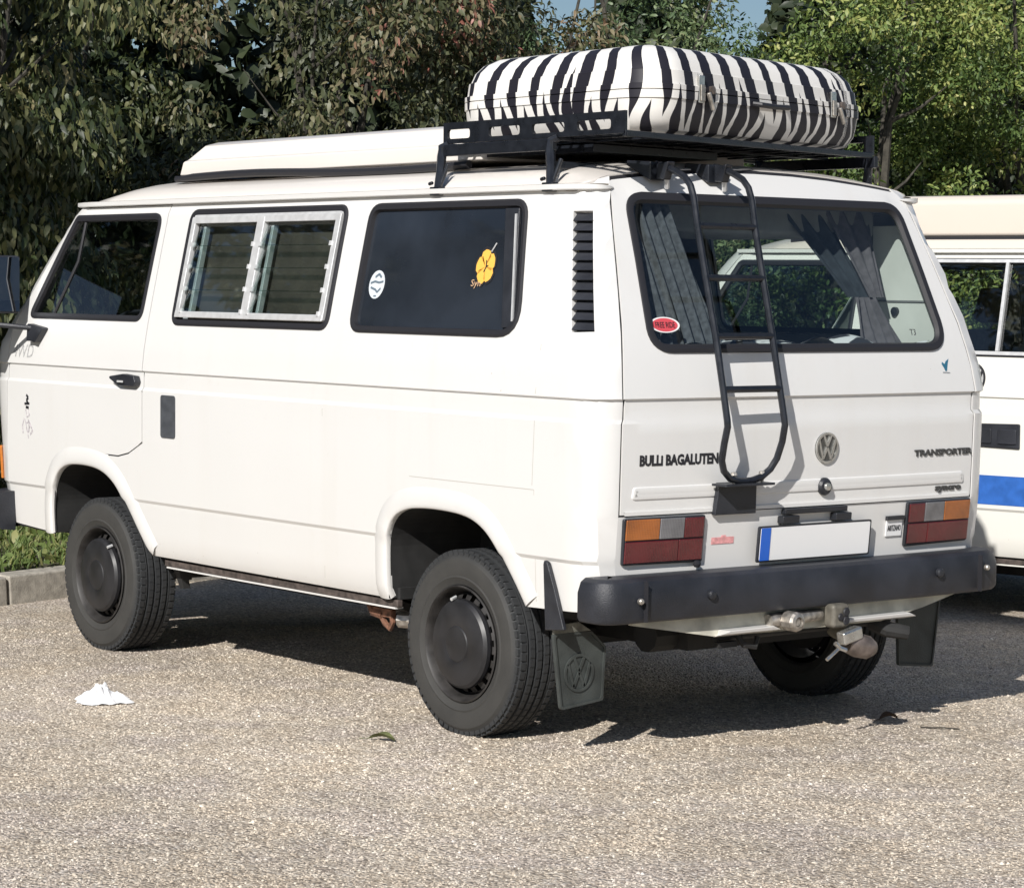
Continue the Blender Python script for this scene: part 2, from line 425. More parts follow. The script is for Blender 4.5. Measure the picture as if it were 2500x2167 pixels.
def text_mesh(name, s, m, parent, fn, u0, u1, v0, v1, th=.002, shear=0, flipu=False, bold=0):
    """lettering laid on the surface fn, fitted to the 2d box; fn(u,v,h)"""
    c = bpy.data.curves.new(name, 'FONT'); c.body = s; c.extrude = .5; c.offset = bold; c.resolution_u = 2; c.shear = shear
    t = bpy.data.objects.new(name, c); COL.objects.link(t)
    dg = bpy.context.evaluated_depsgraph_get(); me = bpy.data.meshes.new_from_object(t.evaluated_get(dg))
    bpy.data.objects.remove(t); bpy.data.curves.remove(c)
    co = np.array([v.co[:] for v in me.vertices]); lo = co.min(0); hi = co.max(0)
    for v in me.vertices:
        a = (v.co.x-lo[0])/(hi[0]-lo[0]); b = (v.co.y-lo[1])/(hi[1]-lo[1]); z = (v.co.z-lo[2])/(hi[2]-lo[2])
        if flipu: a = 1-a
        v.co = Vector(fn(u0+(u1-u0)*a, v0+(v1-v0)*b, .0004+z*th))
    me.materials.clear(); me.materials.append(m)
    bm = bmesh.new(); bm.from_mesh(me); bmesh.ops.recalc_face_normals(bm, faces=bm.faces); bm.to_mesh(me); bm.free()
    return link(bpy.data.objects.new(name, me), parent)
def stroke(mb, pts, wd, fn, h0, h1):
    """flat bars between 2d points on a surface"""
    for i in range(len(pts)-1):
        a = Vector(pts[i]); b = Vector(pts[i+1]); t = (b-a).normalized(); n = Vector((-t.y, t.x))*wd/2
        q = [a-n, b-n, b+n, a+n]
        mb.hexa([fn(p.x, p.y, h0) for p in q] + [fn(p.x, p.y, h1) for p in q])

# ------------------------------------------------------------------ van body surface (left side is -y, rear is +x, origin under rear axle)
ZW = [.40,.425,.46,.638,.650,.80,1.085,1.098,1.158,1.164,1.25,1.36,1.50,1.65,1.79,1.835,1.875,1.95]
WW = [.872,.886,.903,.911,.919,.920,.921,.912,.911,.921,.912,.893,.864,.832,.801,.780,.755,.70]
ZR = [.40,.55,.64,.79,1.085,1.098,1.158,1.164,1.25,1.316,1.40,1.60,1.821,1.87,1.92]
XR = [.67,.686,.692,.707,.715,.710,.711,.720,.705,.689,.664,.584,.490,.448,.395]
ZF = [.40,.65,1.163,1.25,1.34,1.41,1.60,1.835,1.90]
XF = [-3.42,-3.50,-3.56,-3.54,-3.47,-3.40,-3.245,-3.04,-2.98]
VL = [.46,.638,.650,.80,1.085,1.098,1.158,1.164,1.25,1.36,1.5,1.65,1.79]
VLR = [.55,.64,1.085,1.098,1.158,1.164,1.25,1.316,1.40,1.6,1.72]
RC, RF, BOW = .10, .22, .02
def Wd(z): return float(np.interp(z, ZW, WW))
def Xr(z): return float(np.interp(z, ZR, XR))
def Xf(z): return float(np.interp(z, ZF, XF))
def Uend(z): return Xr(z)-BOW-RC+RC*math.pi/2
VENT = None
def scoop(u, z):
    """hollow in front of the cooling louvre"""
    if not 1.33 < z < 1.82: return 0
    xv = np.interp(z, [1.37, 1.76], [.500, .402]); x0 = xv-.16
    if u < x0 or u > xv+.12: return 0
    a = min(1, (u-x0)/(xv-x0)); ez = min(1, max(0, (z-1.335)/.03), max(0, (1.812-z)/.03))
    return .024*a*ez
def side_fn(u, z, h=0):
    wd = Wd(z); xs = Xr(z)-BOW-RC; xsf = Xf(z)+RF+.03
    if u > xs:
        a = (u-xs)/RC
        if a <= math.pi/2: p = Vector((xs+(RC+h)*math.sin(a), -(wd-RC)-(RC+h)*math.cos(a), z)); return p + Vector((0, scoop(u, z), 0))
        y = -(wd-RC)+(u-xs-RC*math.pi/2); return Vector((Xr(z)-BOW*(y/(wd-RC))**2+h, y, z))
    if u < xsf:
        a = (xsf-u)/RF
        if a <= math.pi/2: return Vector((xsf-(RF+h)*math.sin(a), -(wd-RF)-(RF+h)*math.cos(a), z))
        y = -(wd-RF)+(xsf-u-RF*math.pi/2); return Vector((xsf-RF-.03*(1-(y/(wd-RF))**2)-h, y, z))
    return Vector((u, -wd-h+scoop(u, z), z))
def rear_fn(y, z, h=0): return Vector((Xr(z)-BOW*(y/(Wd(z)-RC))**2+h, y, z))
def ztop_edge(y):
    y = abs(y)
    return 1.873+.045*(1-(y/.675)**2) if y < .675 else 1.835+.038*max(0, (.78-y)/.105)

ARCH_R = smoothpath([(-.445,.425),(-.447,.55),(-.440,.64),(-.400,.715),(-.320,.750),(-.22,.760),(-.10,.761),(.02,.753),(.10,.729),(.165,.686),(.225,.62),(.29,.54),(.335,.478)], 2)
ARCH_F = smoothpath([(-2.886,.455),(-2.888,.55),(-2.878,.62),(-2.83,.712),(-2.75,.754),(-2.64,.763),(-2.51,.760),(-2.41,.740),(-2.32,.693),(-2.25,.625),(-2.16,.525),(-2.07,.43)], 2)
DOORGAP = smoothpath([(-2.113,.876),(-2.262,.811),(-2.45,.811),(-2.66,.809),(-2.76,.790),(-2.83,.74),(-2.862,.68),(-2.870,.64)], 1)

def stripes_mat():
    m, h, p = mat('zebra lacquer'); a = h.n('Attribute', attribute_name='st', attribute_type='GEOMETRY')
    sp = h.n('SeparateXYZ'); h.l(a.outputs['Vector'], sp.inputs[0])
    tc = h.n('TexCoord')
    nz = h.n('TexNoise', Scale=2.2, Detail=.3); h.l(a.outputs['Vector'], nz.inputs['Vector'])
    def layer(freq, off, up):
        s = h.math('ADD', h.math('MULTIPLY', sp.outputs['X'], freq), off)
        s = h.math('ADD', s, h.math('MULTIPLY', h.math('SUBTRACT', nz.outputs[0], .5), .75))
        k = h.math('FLOOR', s); fr = h.math('ABSOLUTE', h.math('SUBTRACT', h.math('FRACT', s), .5))
        wn = h.n('TexWhiteNoise', noise_dimensions='1D'); h.l(k, wn.inputs['W'])
        rr = wn.outputs['Value']; z = sp.outputs['Y']   # 0 bottom .. 1 top centre
        if up: t = h.math('SUBTRACT', h.math('ADD', .28, h.math('MULTIPLY', rr, .55)), z)      # from the bottom, pointed upwards
        else: t = h.math('SUBTRACT', z, h.math('SUBTRACT', .30, h.math('MULTIPLY', rr, .50)))  # from the top, pointed downwards
        wid = h.math('MINIMUM', h.math('MULTIPLY', t, .62), h.math('ADD', .17, h.math('MULTIPLY', rr, .11)))
        return h.math('LESS_THAN', fr, wid)
    m1 = layer(8.2, 0.0, False); m2 = layer(8.2, .5, True)
    mk = h.math('MAXIMUM', m1, m2)
    n2 = h.n('TexNoise', Scale=3.0, Detail=5.0); h.l(tc.outputs['Object'], n2.inputs['Vector'])
    base = h.mix(n2.outputs[0], (.82, .80, .77, 1), (.72, .70, .66, 1))
    h.l(h.mix(mk, base, (.018, .017, .024, 1)), p.inputs['Base Color']); p.inputs['Roughness'].default_value = .5; p.inputs['Specular IOR Level'].default_value = .3
    return m
M['zebra'] = stripes_mat()

# ------------------------------------------------------------------ emblem
def emblem(name, parent, fn, cu, cv, rad, mdisc, mfig, h=.004, flipu=1):
    f = lambda u, v, d: fn(cu+flipu*u*rad, cv+v*rad, d)
    e = None
    if mdisc:
        mb = MB(); n = 32; mb.prism([(1.0*math.cos(2*math.pi*k/n), 1.0*math.sin(2*math.pi*k/n)) for k in range(n)], h*.5, f)
        e = mb.build(name, mdisc, parent, bevel=0)
    mb = MB(); n = 36
    for k in range(n):
        a, b = 2*math.pi*k/n, 2*math.pi*(k+1)/n; q = [(.86*math.cos(a), .86*math.sin(a)), (math.cos(a), math.sin(a)), (math.cos(b), math.sin(b)), (.86*math.cos(b), .86*math.sin(b))]
        mb.hexa([f(x, y, h*.4) for x, y in q] + [f(x, y, h) for x, y in q])
    for pts in ([(-.33,.80),(0,.10),(.33,.80)], [(-.74,.50),(-.36,-.72),(0,.02),(.36,-.72),(.74,.50)]):
        stroke(mb, pts, .155, f, h*.4, h)
    nm = name if e is None else 'letters'
    return mb.build(nm, mfig, e if e else parent, smooth=False)

# ------------------------------------------------------------------ wheel
def tyre_mesh(Rt, wd):
    n = 96; prof = []
    hw = wd/2
    side = [(.192,-hw+.030),(.200,-hw+.012),(.222,-hw+.004),(.225,-hw+.0015),(.231,-hw+.004),(.26,-hw),(.285,-hw+.004),(Rt-.022,-hw+.012),(Rt-.010,-hw+.020),(Rt-.003,-hw+.028)]
    tread = []
    xs = [-hw+.028]
    for g in (-.045, -.015, .015, .045): tread += [(Rt, g-.0045), (Rt-.009, g-.003), (Rt-.009, g+.003), (Rt, g+.0045)]
    other = [(r_, -y_) for r_, y_ in reversed(side)]
    prof = side + tread + other
    mb = MB().lathe(prof, n, 'y')
    # shoulder and centre lugs
    for ring_y, w_, off in ((-hw+.024, .022, 0), (-.068, .020, .5), (.068, .020, 0), (hw-.024, .022, .5), (-.030, .018, .25), (.0, .018, .6), (.030, .018, .1)):
        N_ = 64
        for k in range(N_):
            a0 = 2*math.pi*(k+off)/N_; a1 = a0 + 2*math.pi/N_*.74
            sk = .010 if ring_y < 0 else -.010
            r1 = Rt+.002 if abs(ring_y) < .07 else Rt-.0065; r0 = Rt-.02
            vs = []
            for rr in (r0, r1):
                for (a, y_) in ((a0, ring_y-w_/2), (a1, ring_y-w_/2), (a1+sk*.6, ring_y+w_/2), (a0+sk*.6, ring_y+w_/2)):
                    vs.append((rr*math.sin(a), y_, rr*math.cos(a)))
            mb.hexa(vs)
    return mb
WHEELMESH = {}
def wheel(parent, x, y, out=-1, Rt=.316, zc=.309, rot=0., cap=True):
    e = empty('wheel', (x, y, zc), (0, rot, 0 if out < 0 else math.pi), parent)
    def inst(name, key, mk, mt, par):
        if key in WHEELMESH: o = bpy.data.objects.new(name, WHEELMESH[key]); return link(o, par)
        o = mk().build(name, mt, par, ang=30); WHEELMESH[key] = o.data; return o
    first = 'tyre' not in WHEELMESH
    t = inst('tyre', 'tyre', lambda: tyre_mesh(Rt, .200), M['tyre'], e)
    if first:
        me = t.data; at = me.attributes.new('side', 'FLOAT', 'POINT'); co = np.zeros(len(me.vertices)*3); me.vertices.foreach_get('co', co); co = co.reshape(-1, 3)
        rr = np.hypot(co[:, 0], co[:, 2]); at.data.foreach_set('value', np.clip((Rt-.012-rr)/.02, 0, 1).astype(np.float32))
    def rim():
        mb = MB(); mb.lathe([(.196,-.086),(.199,-.094),(.194,-.097),(.188,-.09),(.184,-.075),(.178,-.060),(.172,-.045),(.170,.0),(.172,.08)], 64)
        # disc with ventilation slots
        n = 20
        rs = [(.171,-.045),(.166,-.058),(.146,-.070),(.120,-.060),(.0,-.055)]
        for k in range(n):
            for frac, open_ in ((.55, False), (.45, True)):
                a0 = 2*math.pi*(k+(0 if not open_ else .55))/n; a1 = a0+2*math.pi*frac/n
                for j in range(len(rs)-1):
                    if open_ and j == 1: continue
                    (r0, y0), (r1, y1) = rs[j], rs[j+1]
                    mb.add([(r0*math.sin(a0), y0, r0*math.cos(a0)), (r0*math.sin(a1), y0, r0*math.cos(a1)), (r1*math.sin(a1), y1, r1*math.cos(a1)), (r1*math.sin(a0), y1, r1*math.cos(a0))], [(0,1,2,3)])
        return mb
    inst('rim', 'rim', rim, M['rim'], e)
    inst('hubcap', 'cap', lambda: MB().lathe([(.146,-.064),(.153,-.080),(.151,-.092),(.141,-.102),(.115,-.108),(.072,-.110),(.062,-.107),(.058,-.110),(.03,-.1115),(.0005,-.112)], 64), M['cap'], e)
    inst('brake_drum', 'drum', lambda: MB().lathe([(.0,-.03),(.14,-.03),(.14,.05),(.0,.06)], 32), M['dark'], e)
    inst('valve', 'valve', lambda: MB().tube([(.02,-.085,.158),(.022,-.108,.150)], .006, 6), M['alu'], e)
    return e
M['rim'] = simple('rim black, dusty', (.026, .024, .023, 1), .55, noise=.35, nscale=25)
M['cap'] = simple('hubcap black', (.018, .018, .020, 1), .42, noise=.3, nscale=12)

# ------------------------------------------------------------------ the van builder
def build_van(root, own, paint_m, roof_m):
    """own=True: the camper with rack, ladder and jalousie windows; False: its neighbour"""
    B = empty('body', (0, 0, 0 if own else -.12), parent=root) if False else None
    dz = 0 if own else -.12
    parts = []
    # ---- windows outlines
    win1 = rounded([(-3.125,1.361),(-2.172,1.361),(-2.160,1.787),(-2.868,1.787)], [.03,.05,.05,.04])
    win2 = rounded([(-1.935,1.352),(-.846,1.352),(-.846,1.797),(-1.935,1.797)], .05)
    win3 = rounded([(-.706,1.350),(.268,1.350),(.188,1.797),(-.706,1.797)], [.06,.10,.07,.06])
    ventpoly = [(.502,1.369),(.602,1.373),(.474,1.759),(.402,1.758)]
    gap = [(x, z) for x, z in DOORGAP]
    zs = [.488,.60,.70,.80,.9,1.0,1.085,1.098,1.158,1.164,1.25,1.36,1.5,1.65,1.72,1.79,1.82,1.835]
    def side_outline():
        o = [(Uend(z), z) for z in zs] + [(Uend(1.855), 1.856), (Uend(1.873), 1.8745)]
        xs = Xr(1.835)-BOW-RC
        o += [(xs+(Uend(1.873)-xs)*t, 1.835+.0385*t) for t in (.75,.5,.25)] + [(xs, 1.835), (-2.87,1.835), (-2.87,1.827), (-2.113,1.827)]
        o += gap
        i0 = min(range(len(ARCH_F)), key=lambda i: abs(ARCH_F[i][1]-.62) + (0 if ARCH_F[i][0] < -2.7 else 9))
        o += ARCH_F[i0:] + ARCH_R + [(.60,.486)]
        return o
    door_outline = [(-3.25,.475),(-2.892,.458)] + [(x-.004, z) for x, z in ARCH_F if x < -2.868 and z < .63] + [(x, z+.006) if x > -2.8 else (x-.006, z+.004) for x, z in reversed(gap)]
    door_outline = [p for p in door_outline]
    door_outline[-1] = (-2.1195,.882)
    door_outline += [(-2.1195,1.821),(-2.868,1.821),(-3.198,1.393),(-3.252,1.30),(-3.268,1.17),(-3.272,.8)]
    def nose_outline():
        uc = lambda z: Xf(z)+RF+.03 - RF*math.pi/2 - (Wd(z)-RF)
        uw = lambda z: Xf(z)+RF+.03 - RF*1.05
        o = [(-3.256,.475),(-3.278,.8),(-3.274,1.17),(-3.258,1.30),(-3.204,1.397),(-2.874,1.827),(-2.87,1.835)]
        o += [(uc(1.835)*t + -2.87*(1-t), 1.835) for t in (.25,.5,.75)] + [(uc(1.835),1.835)]
        o += [(uc(1.79),1.79),(uw(1.79),1.79),(uw(1.6),1.6),(uw(1.41),1.41),(uw(1.36),1.36),(uc(1.36),1.36)]
        o += [(uc(z), z) for z in (1.25,1.163,.9,.65,.475)]
        return o, uc, uw
    for mir in (False, True):
        holes = [win2, win3, ventpoly]
        nm = 'side_panel'
        p = pbuild(panel(side_outline(), holes, side_fn, .05, VL, (), .02, mirror=mir), nm, paint_m, root)
        parts.append(p)
        # lining behind, keeps gaps dark and gives the cabin its walls
        lin = [(-3.25,.82),(.58,.82),(.60,1.16),(.50,1.40),(.36,1.80),(-2.85,1.80),(-3.2,1.36)]
        pbuild(panel(lin, [win1, win2, win3], side_fn, .08, (.65,1.16,1.36,1.65), (), 0, d0=.045, mirror=mir), 'wall_lining', M['lining'] if own else M['lining'], root)
        d = pbuild(panel(door_outline, [win1], side_fn, .05, VL, (), .022, mirror=mir), 'front_door', paint_m, root)
        sgn = -1 if not mir else 1
        pbuild(ring(door_outline, side_fn, [(.012,-.007),(-.005,-.007)], mirror=mir), 'door_shade_strip', M['rubber'], root)  # dark rubber strip behind the door gap, added in place of shade
        S = (lambda u, z, h=0: side_fn(u, z, h)) if not mir else (lambda u, z, h=0: (lambda q: Vector((q.x, -q.y, q.z)))(side_fn(u, z, h)))
        pbuild(ring(win1, side_fn, [(.004,0),(.004,.004),(-.006,.006),(-.020,.002),(-.022,-.012)], mirror=mir), 'window_seal', M['rubber'], d)
        inner1 = [((x+2.6)*.965-2.6, (z-1.57)*.92+1.57) for x, z in win1]
        pbuild(panel(win1, [], side_fn, .1, (1.5,1.65), (), 0, d0=.011, mirror=mir), 'door_window', M['glass'], d)
        # quarter light divider bar
        MB().tube([S(-2.93,1.365,-.01), S(-2.80,1.60,-.01), S(-2.80,1.785,-.01)], .007, 6).build('quarterlight_bar', M['rubber'], d)
        # handle
        hb = MB(); hb.prism(rounded([(-2.345,1.136),(-2.345,1.126),(-2.275,1.100),(-2.15,1.100),(-2.138,1.118),(-2.15,1.142),(-2.24,1.148)], .006), .030, lambda u, z, h: S(u, z, h+.001))
        hd = hb.build('door_handle', M['plastic'], d, bevel=.006)
        MB().box((-2.262,(-.953 if not mir else .951),1.114),(-2.215,(-.951 if not mir else .953),1.122)).build('lock_plate', M['alu'], hd, smooth=False)
        # arches
        for arch in (ARCH_F, ARCH_R):
            pbuild(ring(arch, side_fn, [(-.001,-.014),(-.002,.002),(.002,.006),(.012,.0085),(.030,.0085),(.048,.0065),(.064,.003),(.078,-.003)], closed=False, side=1, mirror=mir), 'wheel_arch_flare', paint_m, root, ang=60)
            cx = -2.45 if arch is ARCH_F else -.03
            mb = MB(); k = 18; y0, y1 = -.91, -.50
            loop = [(x, z) for x, z in arch]
            vs = []; fs = []
            for (x, z) in loop: vs += [(x, sgn*.898, z), (x, sgn*.50, z)]
            for i in range(len(loop)-1): fs.append((2*i, 2*i+2, 2*i+3, 2*i+1))
            n0 = len(vs); vs += [(x, sgn*.50, z) for x, z in loop]; fs.append(tuple(range(n0, n0+len(loop))))
            MB().add(vs, fs).build('wheel_housing', M['dark'], root, smooth=False)
        # window 2
        if own and not mir:
            jw = pbuild(ring(win2, side_fn, [(.004,0),(.004,.004),(-.004,.007),(-.018,.005),(-.023,-.012)]), 'louvre_window', M['rubber'], root)
            x0, x1, z0, z1 = -1.905, -.876, 1.382, 1.768
            fr = MB()
            def bar(u0, v0, u1, v1, wd, h0, h1):
                stroke(fr, [(u0, v0), (u1, v1)], wd, side_fn, h0, h1)
            bar(x0, z1-.010, x1, z1-.010, .026, -.012, .012); bar(x0, z0+.010, x1, z0+.010, .024, -.012, .014)
            bar(x0+.012, z0, x0+.012, z1, .028, -.012, .012); bar(x1-.014, z0, x1-.014, z1, .032, -.012, .012)
            bar(-1.405, z0, -1.405, z1, .050, -.012, .013)
            bar(x0, z1+.014, x1, z1+.014, .024, -.012, .004)
            fr.build('window_frame', M['alu'], jw, bevel=.003)
            for (a, b) in ((x0+.045, -1.432), (-1.375, x1-.032)):
                inner = MB(); stroke(inner, [(a+.03, z0+.02), (a+.03, z1-.035)], .018, side_fn, -.03, -.006)
                inner.build('inner_rail', M['alu'], jw, bevel=.003)
                nb = 4; hh = (z1-z0-.045)/nb
                for k in range(nb):
                    zb = z0+.022+k*hh; mb = MB()
                    q = [side_fn(a, zb-.004, .012), side_fn(b, zb-.004, .012), side_fn(b, zb+hh, -.006), side_fn(a, zb+hh, -.006)]
                    mb.hexa(q + [v + Vector((0, .004, 0)) for v in q]); mb.build('glass_slat', M['glass'], jw, smooth=False)
                    for u in (a-.004, b+.004):
                        cl = MB(); stroke(cl, [(u, zb-.005), (u, zb+.012)], .010, side_fn, .006, .018); cl.build('slat_clip', M['alu'], jw, smooth=False)
            pbuild(panel([(x0,z0),(x1,z0),(x1,z1),(x0,z1)], [], side_fn, .1, (1.5,1.65), (), 0, d0=.050), 'insect_screen', M['screen'], jw)
        else:
            jw = pbuild(ring(win2, side_fn, [(.004,0),(.004,.004),(-.004,.007),(-.018,.005),(-.023,-.012)], mirror=mir), 'side_window', M['rubber'], root)
            pbuild(panel(win2, [], side_fn, .1, (1.5,1.65), (), 0, d0=.010, mirror=mir), 'pane', M['glass'], jw)
            fr = MB(); S2 = S
            if not own:
                for a, b in (((-1.89,1.79),(-.88,1.79)), ((-1.37,1.375),(-1.37,1.785)), ((-1.90,1.365),(-.88,1.365))): stroke(fr, [a, b], .016, S2, -.008, .008)
                fr.build('window_frame', M['alu'], jw, smooth=False)
        # window 3
        jw = pbuild(ring(win3, side_fn, [(.004,0),(.004,.004),(-.004,.007),(-.018,.005),(-.023,-.012)], mirror=mir), 'rear_side_window', M['rubber'], root)
        if own and not mir:
            pbuild(panel(win3, [], side_fn, .1, (1.5,1.65), (), 0, d0=.010), 'pane', M['darkpane'], jw)
            dv = MB(); dv.prism([(.167,1.378),(.232,1.378),(.150,1.772),(.075,1.772)], .012, lambda u, z, h: side_fn(u, z, h-.009)); dv.build('sliding_frame', M['plastic'], jw, bevel=.003)
            st = MB(); stroke(st, [(.222,1.40),(.142,1.752)], .006, side_fn, .002, .008); st.build('frame_rail', M['alu'], jw, smooth=False)
            # round sticker
            n = 28; cx, cz, r_ = -.598, 1.515, .050
            MB().prism([(cx+r_*.92*math.cos(2*math.pi*k/n), cz+r_*1.0*math.sin(2*math.pi*k/n)) for k in range(n)], .001, lambda u, z, h: side_fn(u, z, h-.0085)).build('round_sticker', M['sticker'], jw, smooth=False)
            g = MB()
            for pts, wd in (([(-.635,1.52),(-.61,1.526),(-.585,1.522),(-.56,1.526)], .007), ([(-.612,1.541),(-.592,1.552),(-.575,1.540)], .008), ([(-.63,1.505),(-.60,1.497),(-.588,1.488),(-.57,1.502)], .007), ([(-.605,1.475),(-.59,1.475)], .005)):
                stroke(g, pts, wd, side_fn, -.0072, -.0062)
            g.build('sticker_print', M['decalgrey2'], jw, smooth=False)
            # hibiscus sticker: five petals
            cx, cz = .012, 1.578
            fn_ = lambda u, z, h: side_fn(u, z, h-.0085)
            bk = MB(); fl = MB()
            for k in range(5):
                a = math.pi/2 + 2*math.pi*k/5 + .15
                d_ = Vector((math.cos(a), math.sin(a))); n_ = Vector((-d_.y, d_.x))
                for mb_, sc, th in ((bk, 1.18, .0007), (fl, 1.0, .0016)):
                    L = .050*sc; W_ = .026*sc; poly = [(0,-.006),(.5,-1),(.85,-.8),(.97,-.3),(1.02,.1),(.92,.75),(.6,1.0),(0,.006)]
                    mb_.prism([(cx+d_.x*L*a_+n_.x*W_*b_, cz+(d_.y*L*a_+n_.y*W_*b_)*1.15) for a_, b_ in poly], th, fn_)
            bk.build('flower_outline', M['decalblack'], jw, smooth=False); fo = fl.build('flower_sticker', M['yellow'], jw, smooth=False)
            g = MB(); stroke(g, [(cx+.002,cz+.022),(cx+.006,cz),(cx-.004,cz-.018)], .005, side_fn, -.0062, -.0058); stroke(g, [(cx+.006,cz),(cx+.016,cz+.004)], .004, side_fn, -.0062, -.0058)
            g.build('flower_stamen', M['decalblack'], jw, smooth=False)
            g = MB(); stroke(g, [(cx+.020,cz+.050),(cx+.040,cz+.078)], .006, side_fn, -.0078, -.006); g.build('flower_stalk', M['decalgrey'], jw, smooth=False)
            text_mesh('sticker_lettering', 'Syn', M['tan'], jw, lambda u, v, h: side_fn(u, v, h-.008), -.050, .002, 1.505, 1.535, .001)
        else:
            pbuild(panel(win3, [], side_fn, .1, (1.5,1.65), (), 0, d0=.010, mirror=mir), 'pane', M['glass'], jw)
        # air vent with louvres
        vb = MB(); vb.prism([(u, z) for u, z in ventpoly], .02, lambda u, z, h: S(u, z, h-.045)); ve = vb.build('air_vent', M['plastic'], root, smooth=False)
        nl = 12
        for k in range(nl):
            z_ = 1.375+(1.755-1.375)*(k+.1)/nl; dz_ = (1.755-1.375)/nl*.80
            ua = np.interp(z_, [1.37,1.76], [.500,.400]); ub = np.interp(z_, [1.37,1.76], [.602,.474])
            mb = MB(); o_ = Vector((0, sgn*.0, 0))
            q = [S(ua, z_, .0015), S(ub, z_, .0015), S(ub, z_+dz_, -.016), S(ua, z_+dz_, -.016)]
            mb.hexa(q + [v + Vector((0, -sgn*.014, -.002)) for v in q]); mb.build('louvre', M['bumper'], ve, smooth=False)
        # gutter rail
        g = MB(); pts = []
        xs_ = list(np.linspace(-2.90,.36,30)) + [.40] + [.44,.48,.51,.53]
        for u in xs_:
            p_ = side_fn(min(u,.53), 1.835); p_ = Vector((p_.x, p_.y*(-sgn) if False else (p_.y if sgn < 0 else -p_.y), p_.z)); pts.append(p_)
        prof = [(0.0,-.008),(.020,-.010),(.028,-.006),(.028,.010),(.024,.010),(.022,-.001),(.004,.002),(-.004,.006)]
        vs = []; fs = []; m_ = len(prof)
        for i, p_ in enumerate(pts):
            t_ = (pts[min(i+1,len(pts)-1)]-pts[max(i-1,0)]).normalized(); o_ = Vector((t_.y, -t_.x, 0))*(1 if sgn < 0 else -1)
            sc_ = 1 if i < len(pts)-3 else (.8,.5,.1)[i-len(pts)+3]
            for a_, b_ in prof: vs.append(p_ + o_*a_*sc_ + Vector((0,0,b_*sc_)))
        for i in range(len(pts)-1):
            for j in range(m_-1): fs.append((i*m_+j,(i+1)*m_+j,(i+1)*m_+j+1,i*m_+j+1))
        MB().add(vs, fs).build('roof_gutter', paint_m, root, ang=50)
        gm = MB()
        for off, zz, rr in ((.001,.010,.0028), (.001,-.010,.0022)): gm.tube([p_ + Vector((0, sgn*off, zz)) for p_ in pts[:-1]], rr, 5)
        gm.build('gutter_sealant', M['sealant'], root)
        # sill rail
        MB().box((-2.02, sgn*.872 if sgn < 0 else .848, .392), (-.43, sgn*.848 if sgn < 0 else .872, .418)).build('sill_rail', M['rustpaint'], root, bevel=.004)
        MB().box((-2.0, sgn*.874 if sgn < 0 else .84, .386), (-.44, sgn*.84 if sgn < 0 else .874, .392)).build('sill_edge', paint_m, root, smooth=False)
        # mirror
        mr = MB().tube([S(-3.03,1.315,.004), S(-3.06,1.318,.05), S(-3.12,1.33,.16), S(-3.18,1.345,.21)], .011, 8).build('door_mirror', M['plastic'], root)
        mount = MB(); mount.prism(rounded([(-3.075,1.335),(-2.93,1.318),(-2.985,1.255),(-3.02,1.262),(-3.06,1.26)], .008), .030, lambda u, z, h: S(u, z, h+.001)); mount.build('mirror_mount', M['plastic'], mr, bevel=.006)
        hx = MB(); yy = lambda v: v*(1 if sgn < 0 else -1)
        hx.hexa([Vector((x_, yy(y_), z_)) for x_, y_, z_ in ((-3.10,-.945,1.375),(-3.10,-1.26,1.375),(-3.20,-1.25,1.385),(-3.20,-.955,1.385),(-3.13,-.930,1.625),(-3.13,-1.26,1.625),(-3.20,-1.24,1.61),(-3.20,-.95,1.61))])
        hx.build('mirror_housing', M['plastic'], mr, bevel=.012)
        hx = MB(); hx.hexa([Vector((x_, yy(y_), z_)) for x_, y_, z_ in ((-3.0985,-.952,1.385),(-3.0985,-1.25,1.385),(-3.10,-1.25,1.385),(-3.10,-.952,1.385),(-3.1265,-.938,1.615),(-3.1265,-1.25,1.615),(-3.13,-1.25,1.615),(-3.13,-.938,1.615))])
        hx.build('mirror_glass', M['mirror'], mr, smooth=False)
        # front indicator and bumper end
        pz = [(-3.36,.655),(-3.36,.80),(-3.50,.80),(-3.50,.655)]
        MB().prism(pz, .012, lambda u, z, h: S(u, z, h+.002)).build('front_indicator', M['amber'], root, bevel=.004)
    # sliding door / decals on own left side
    # ---- nose, windscreen
    no, uc, uw = nose_outline()
    pbuild(panel(no, [], side_fn, .06, VL, (), .015, both=True), 'nose_panel', paint_m, root)
    ws = [(uc(1.79),1.79),(uw(1.79),1.79),(uw(1.6),1.6),(uw(1.36),1.36),(uc(1.36),1.36)]
    pbuild(panel(ws, [], side_fn, .1, (1.41,1.6), (), 0, d0=.008, both=True), 'windscreen', M['glass'], root)
    fb = MB()
    def front_pt(t, h):   # t -1..1 around the nose
        pass
    us = np.linspace(-3.225, uc(.52), 14)
    for mir in (1, -1):
        vs = []; fs = []
        for u in us:
            for h_, z_ in ((.0,.44),(.065,.445),(.085,.47),(.085,.57),(.07,.605),(.0,.61)):
                q = side_fn(u, .52, h_); vs.append((q.x, q.y*mir, z_))
        for i in range(len(us)-1):
            for j in range(5): fs.append((i*6+j,(i+1)*6+j,(i+1)*6+j+1,i*6+j+1))
        fs.append((0,1,2,3,4,5)); fb.add(vs, fs)
    fb.build('front_bumper', M['bumper'], root, ang=40)
    gr = MB()
    for k in range(6): gr.box((-3.585,-.60,.86+k*.035),(-3.56,.60,.88+k*.035))
    gr.build('grille', M['plastic'], root, bevel=.003)
    for yy in (-.62,.62):
        MB().lathe([(.0,-3.60),(.06,-3.597),(.085,-3.585),(.088,-3.55)], 24, 'x', (0, yy, .94)).build('headlamp', M['clear'], root)
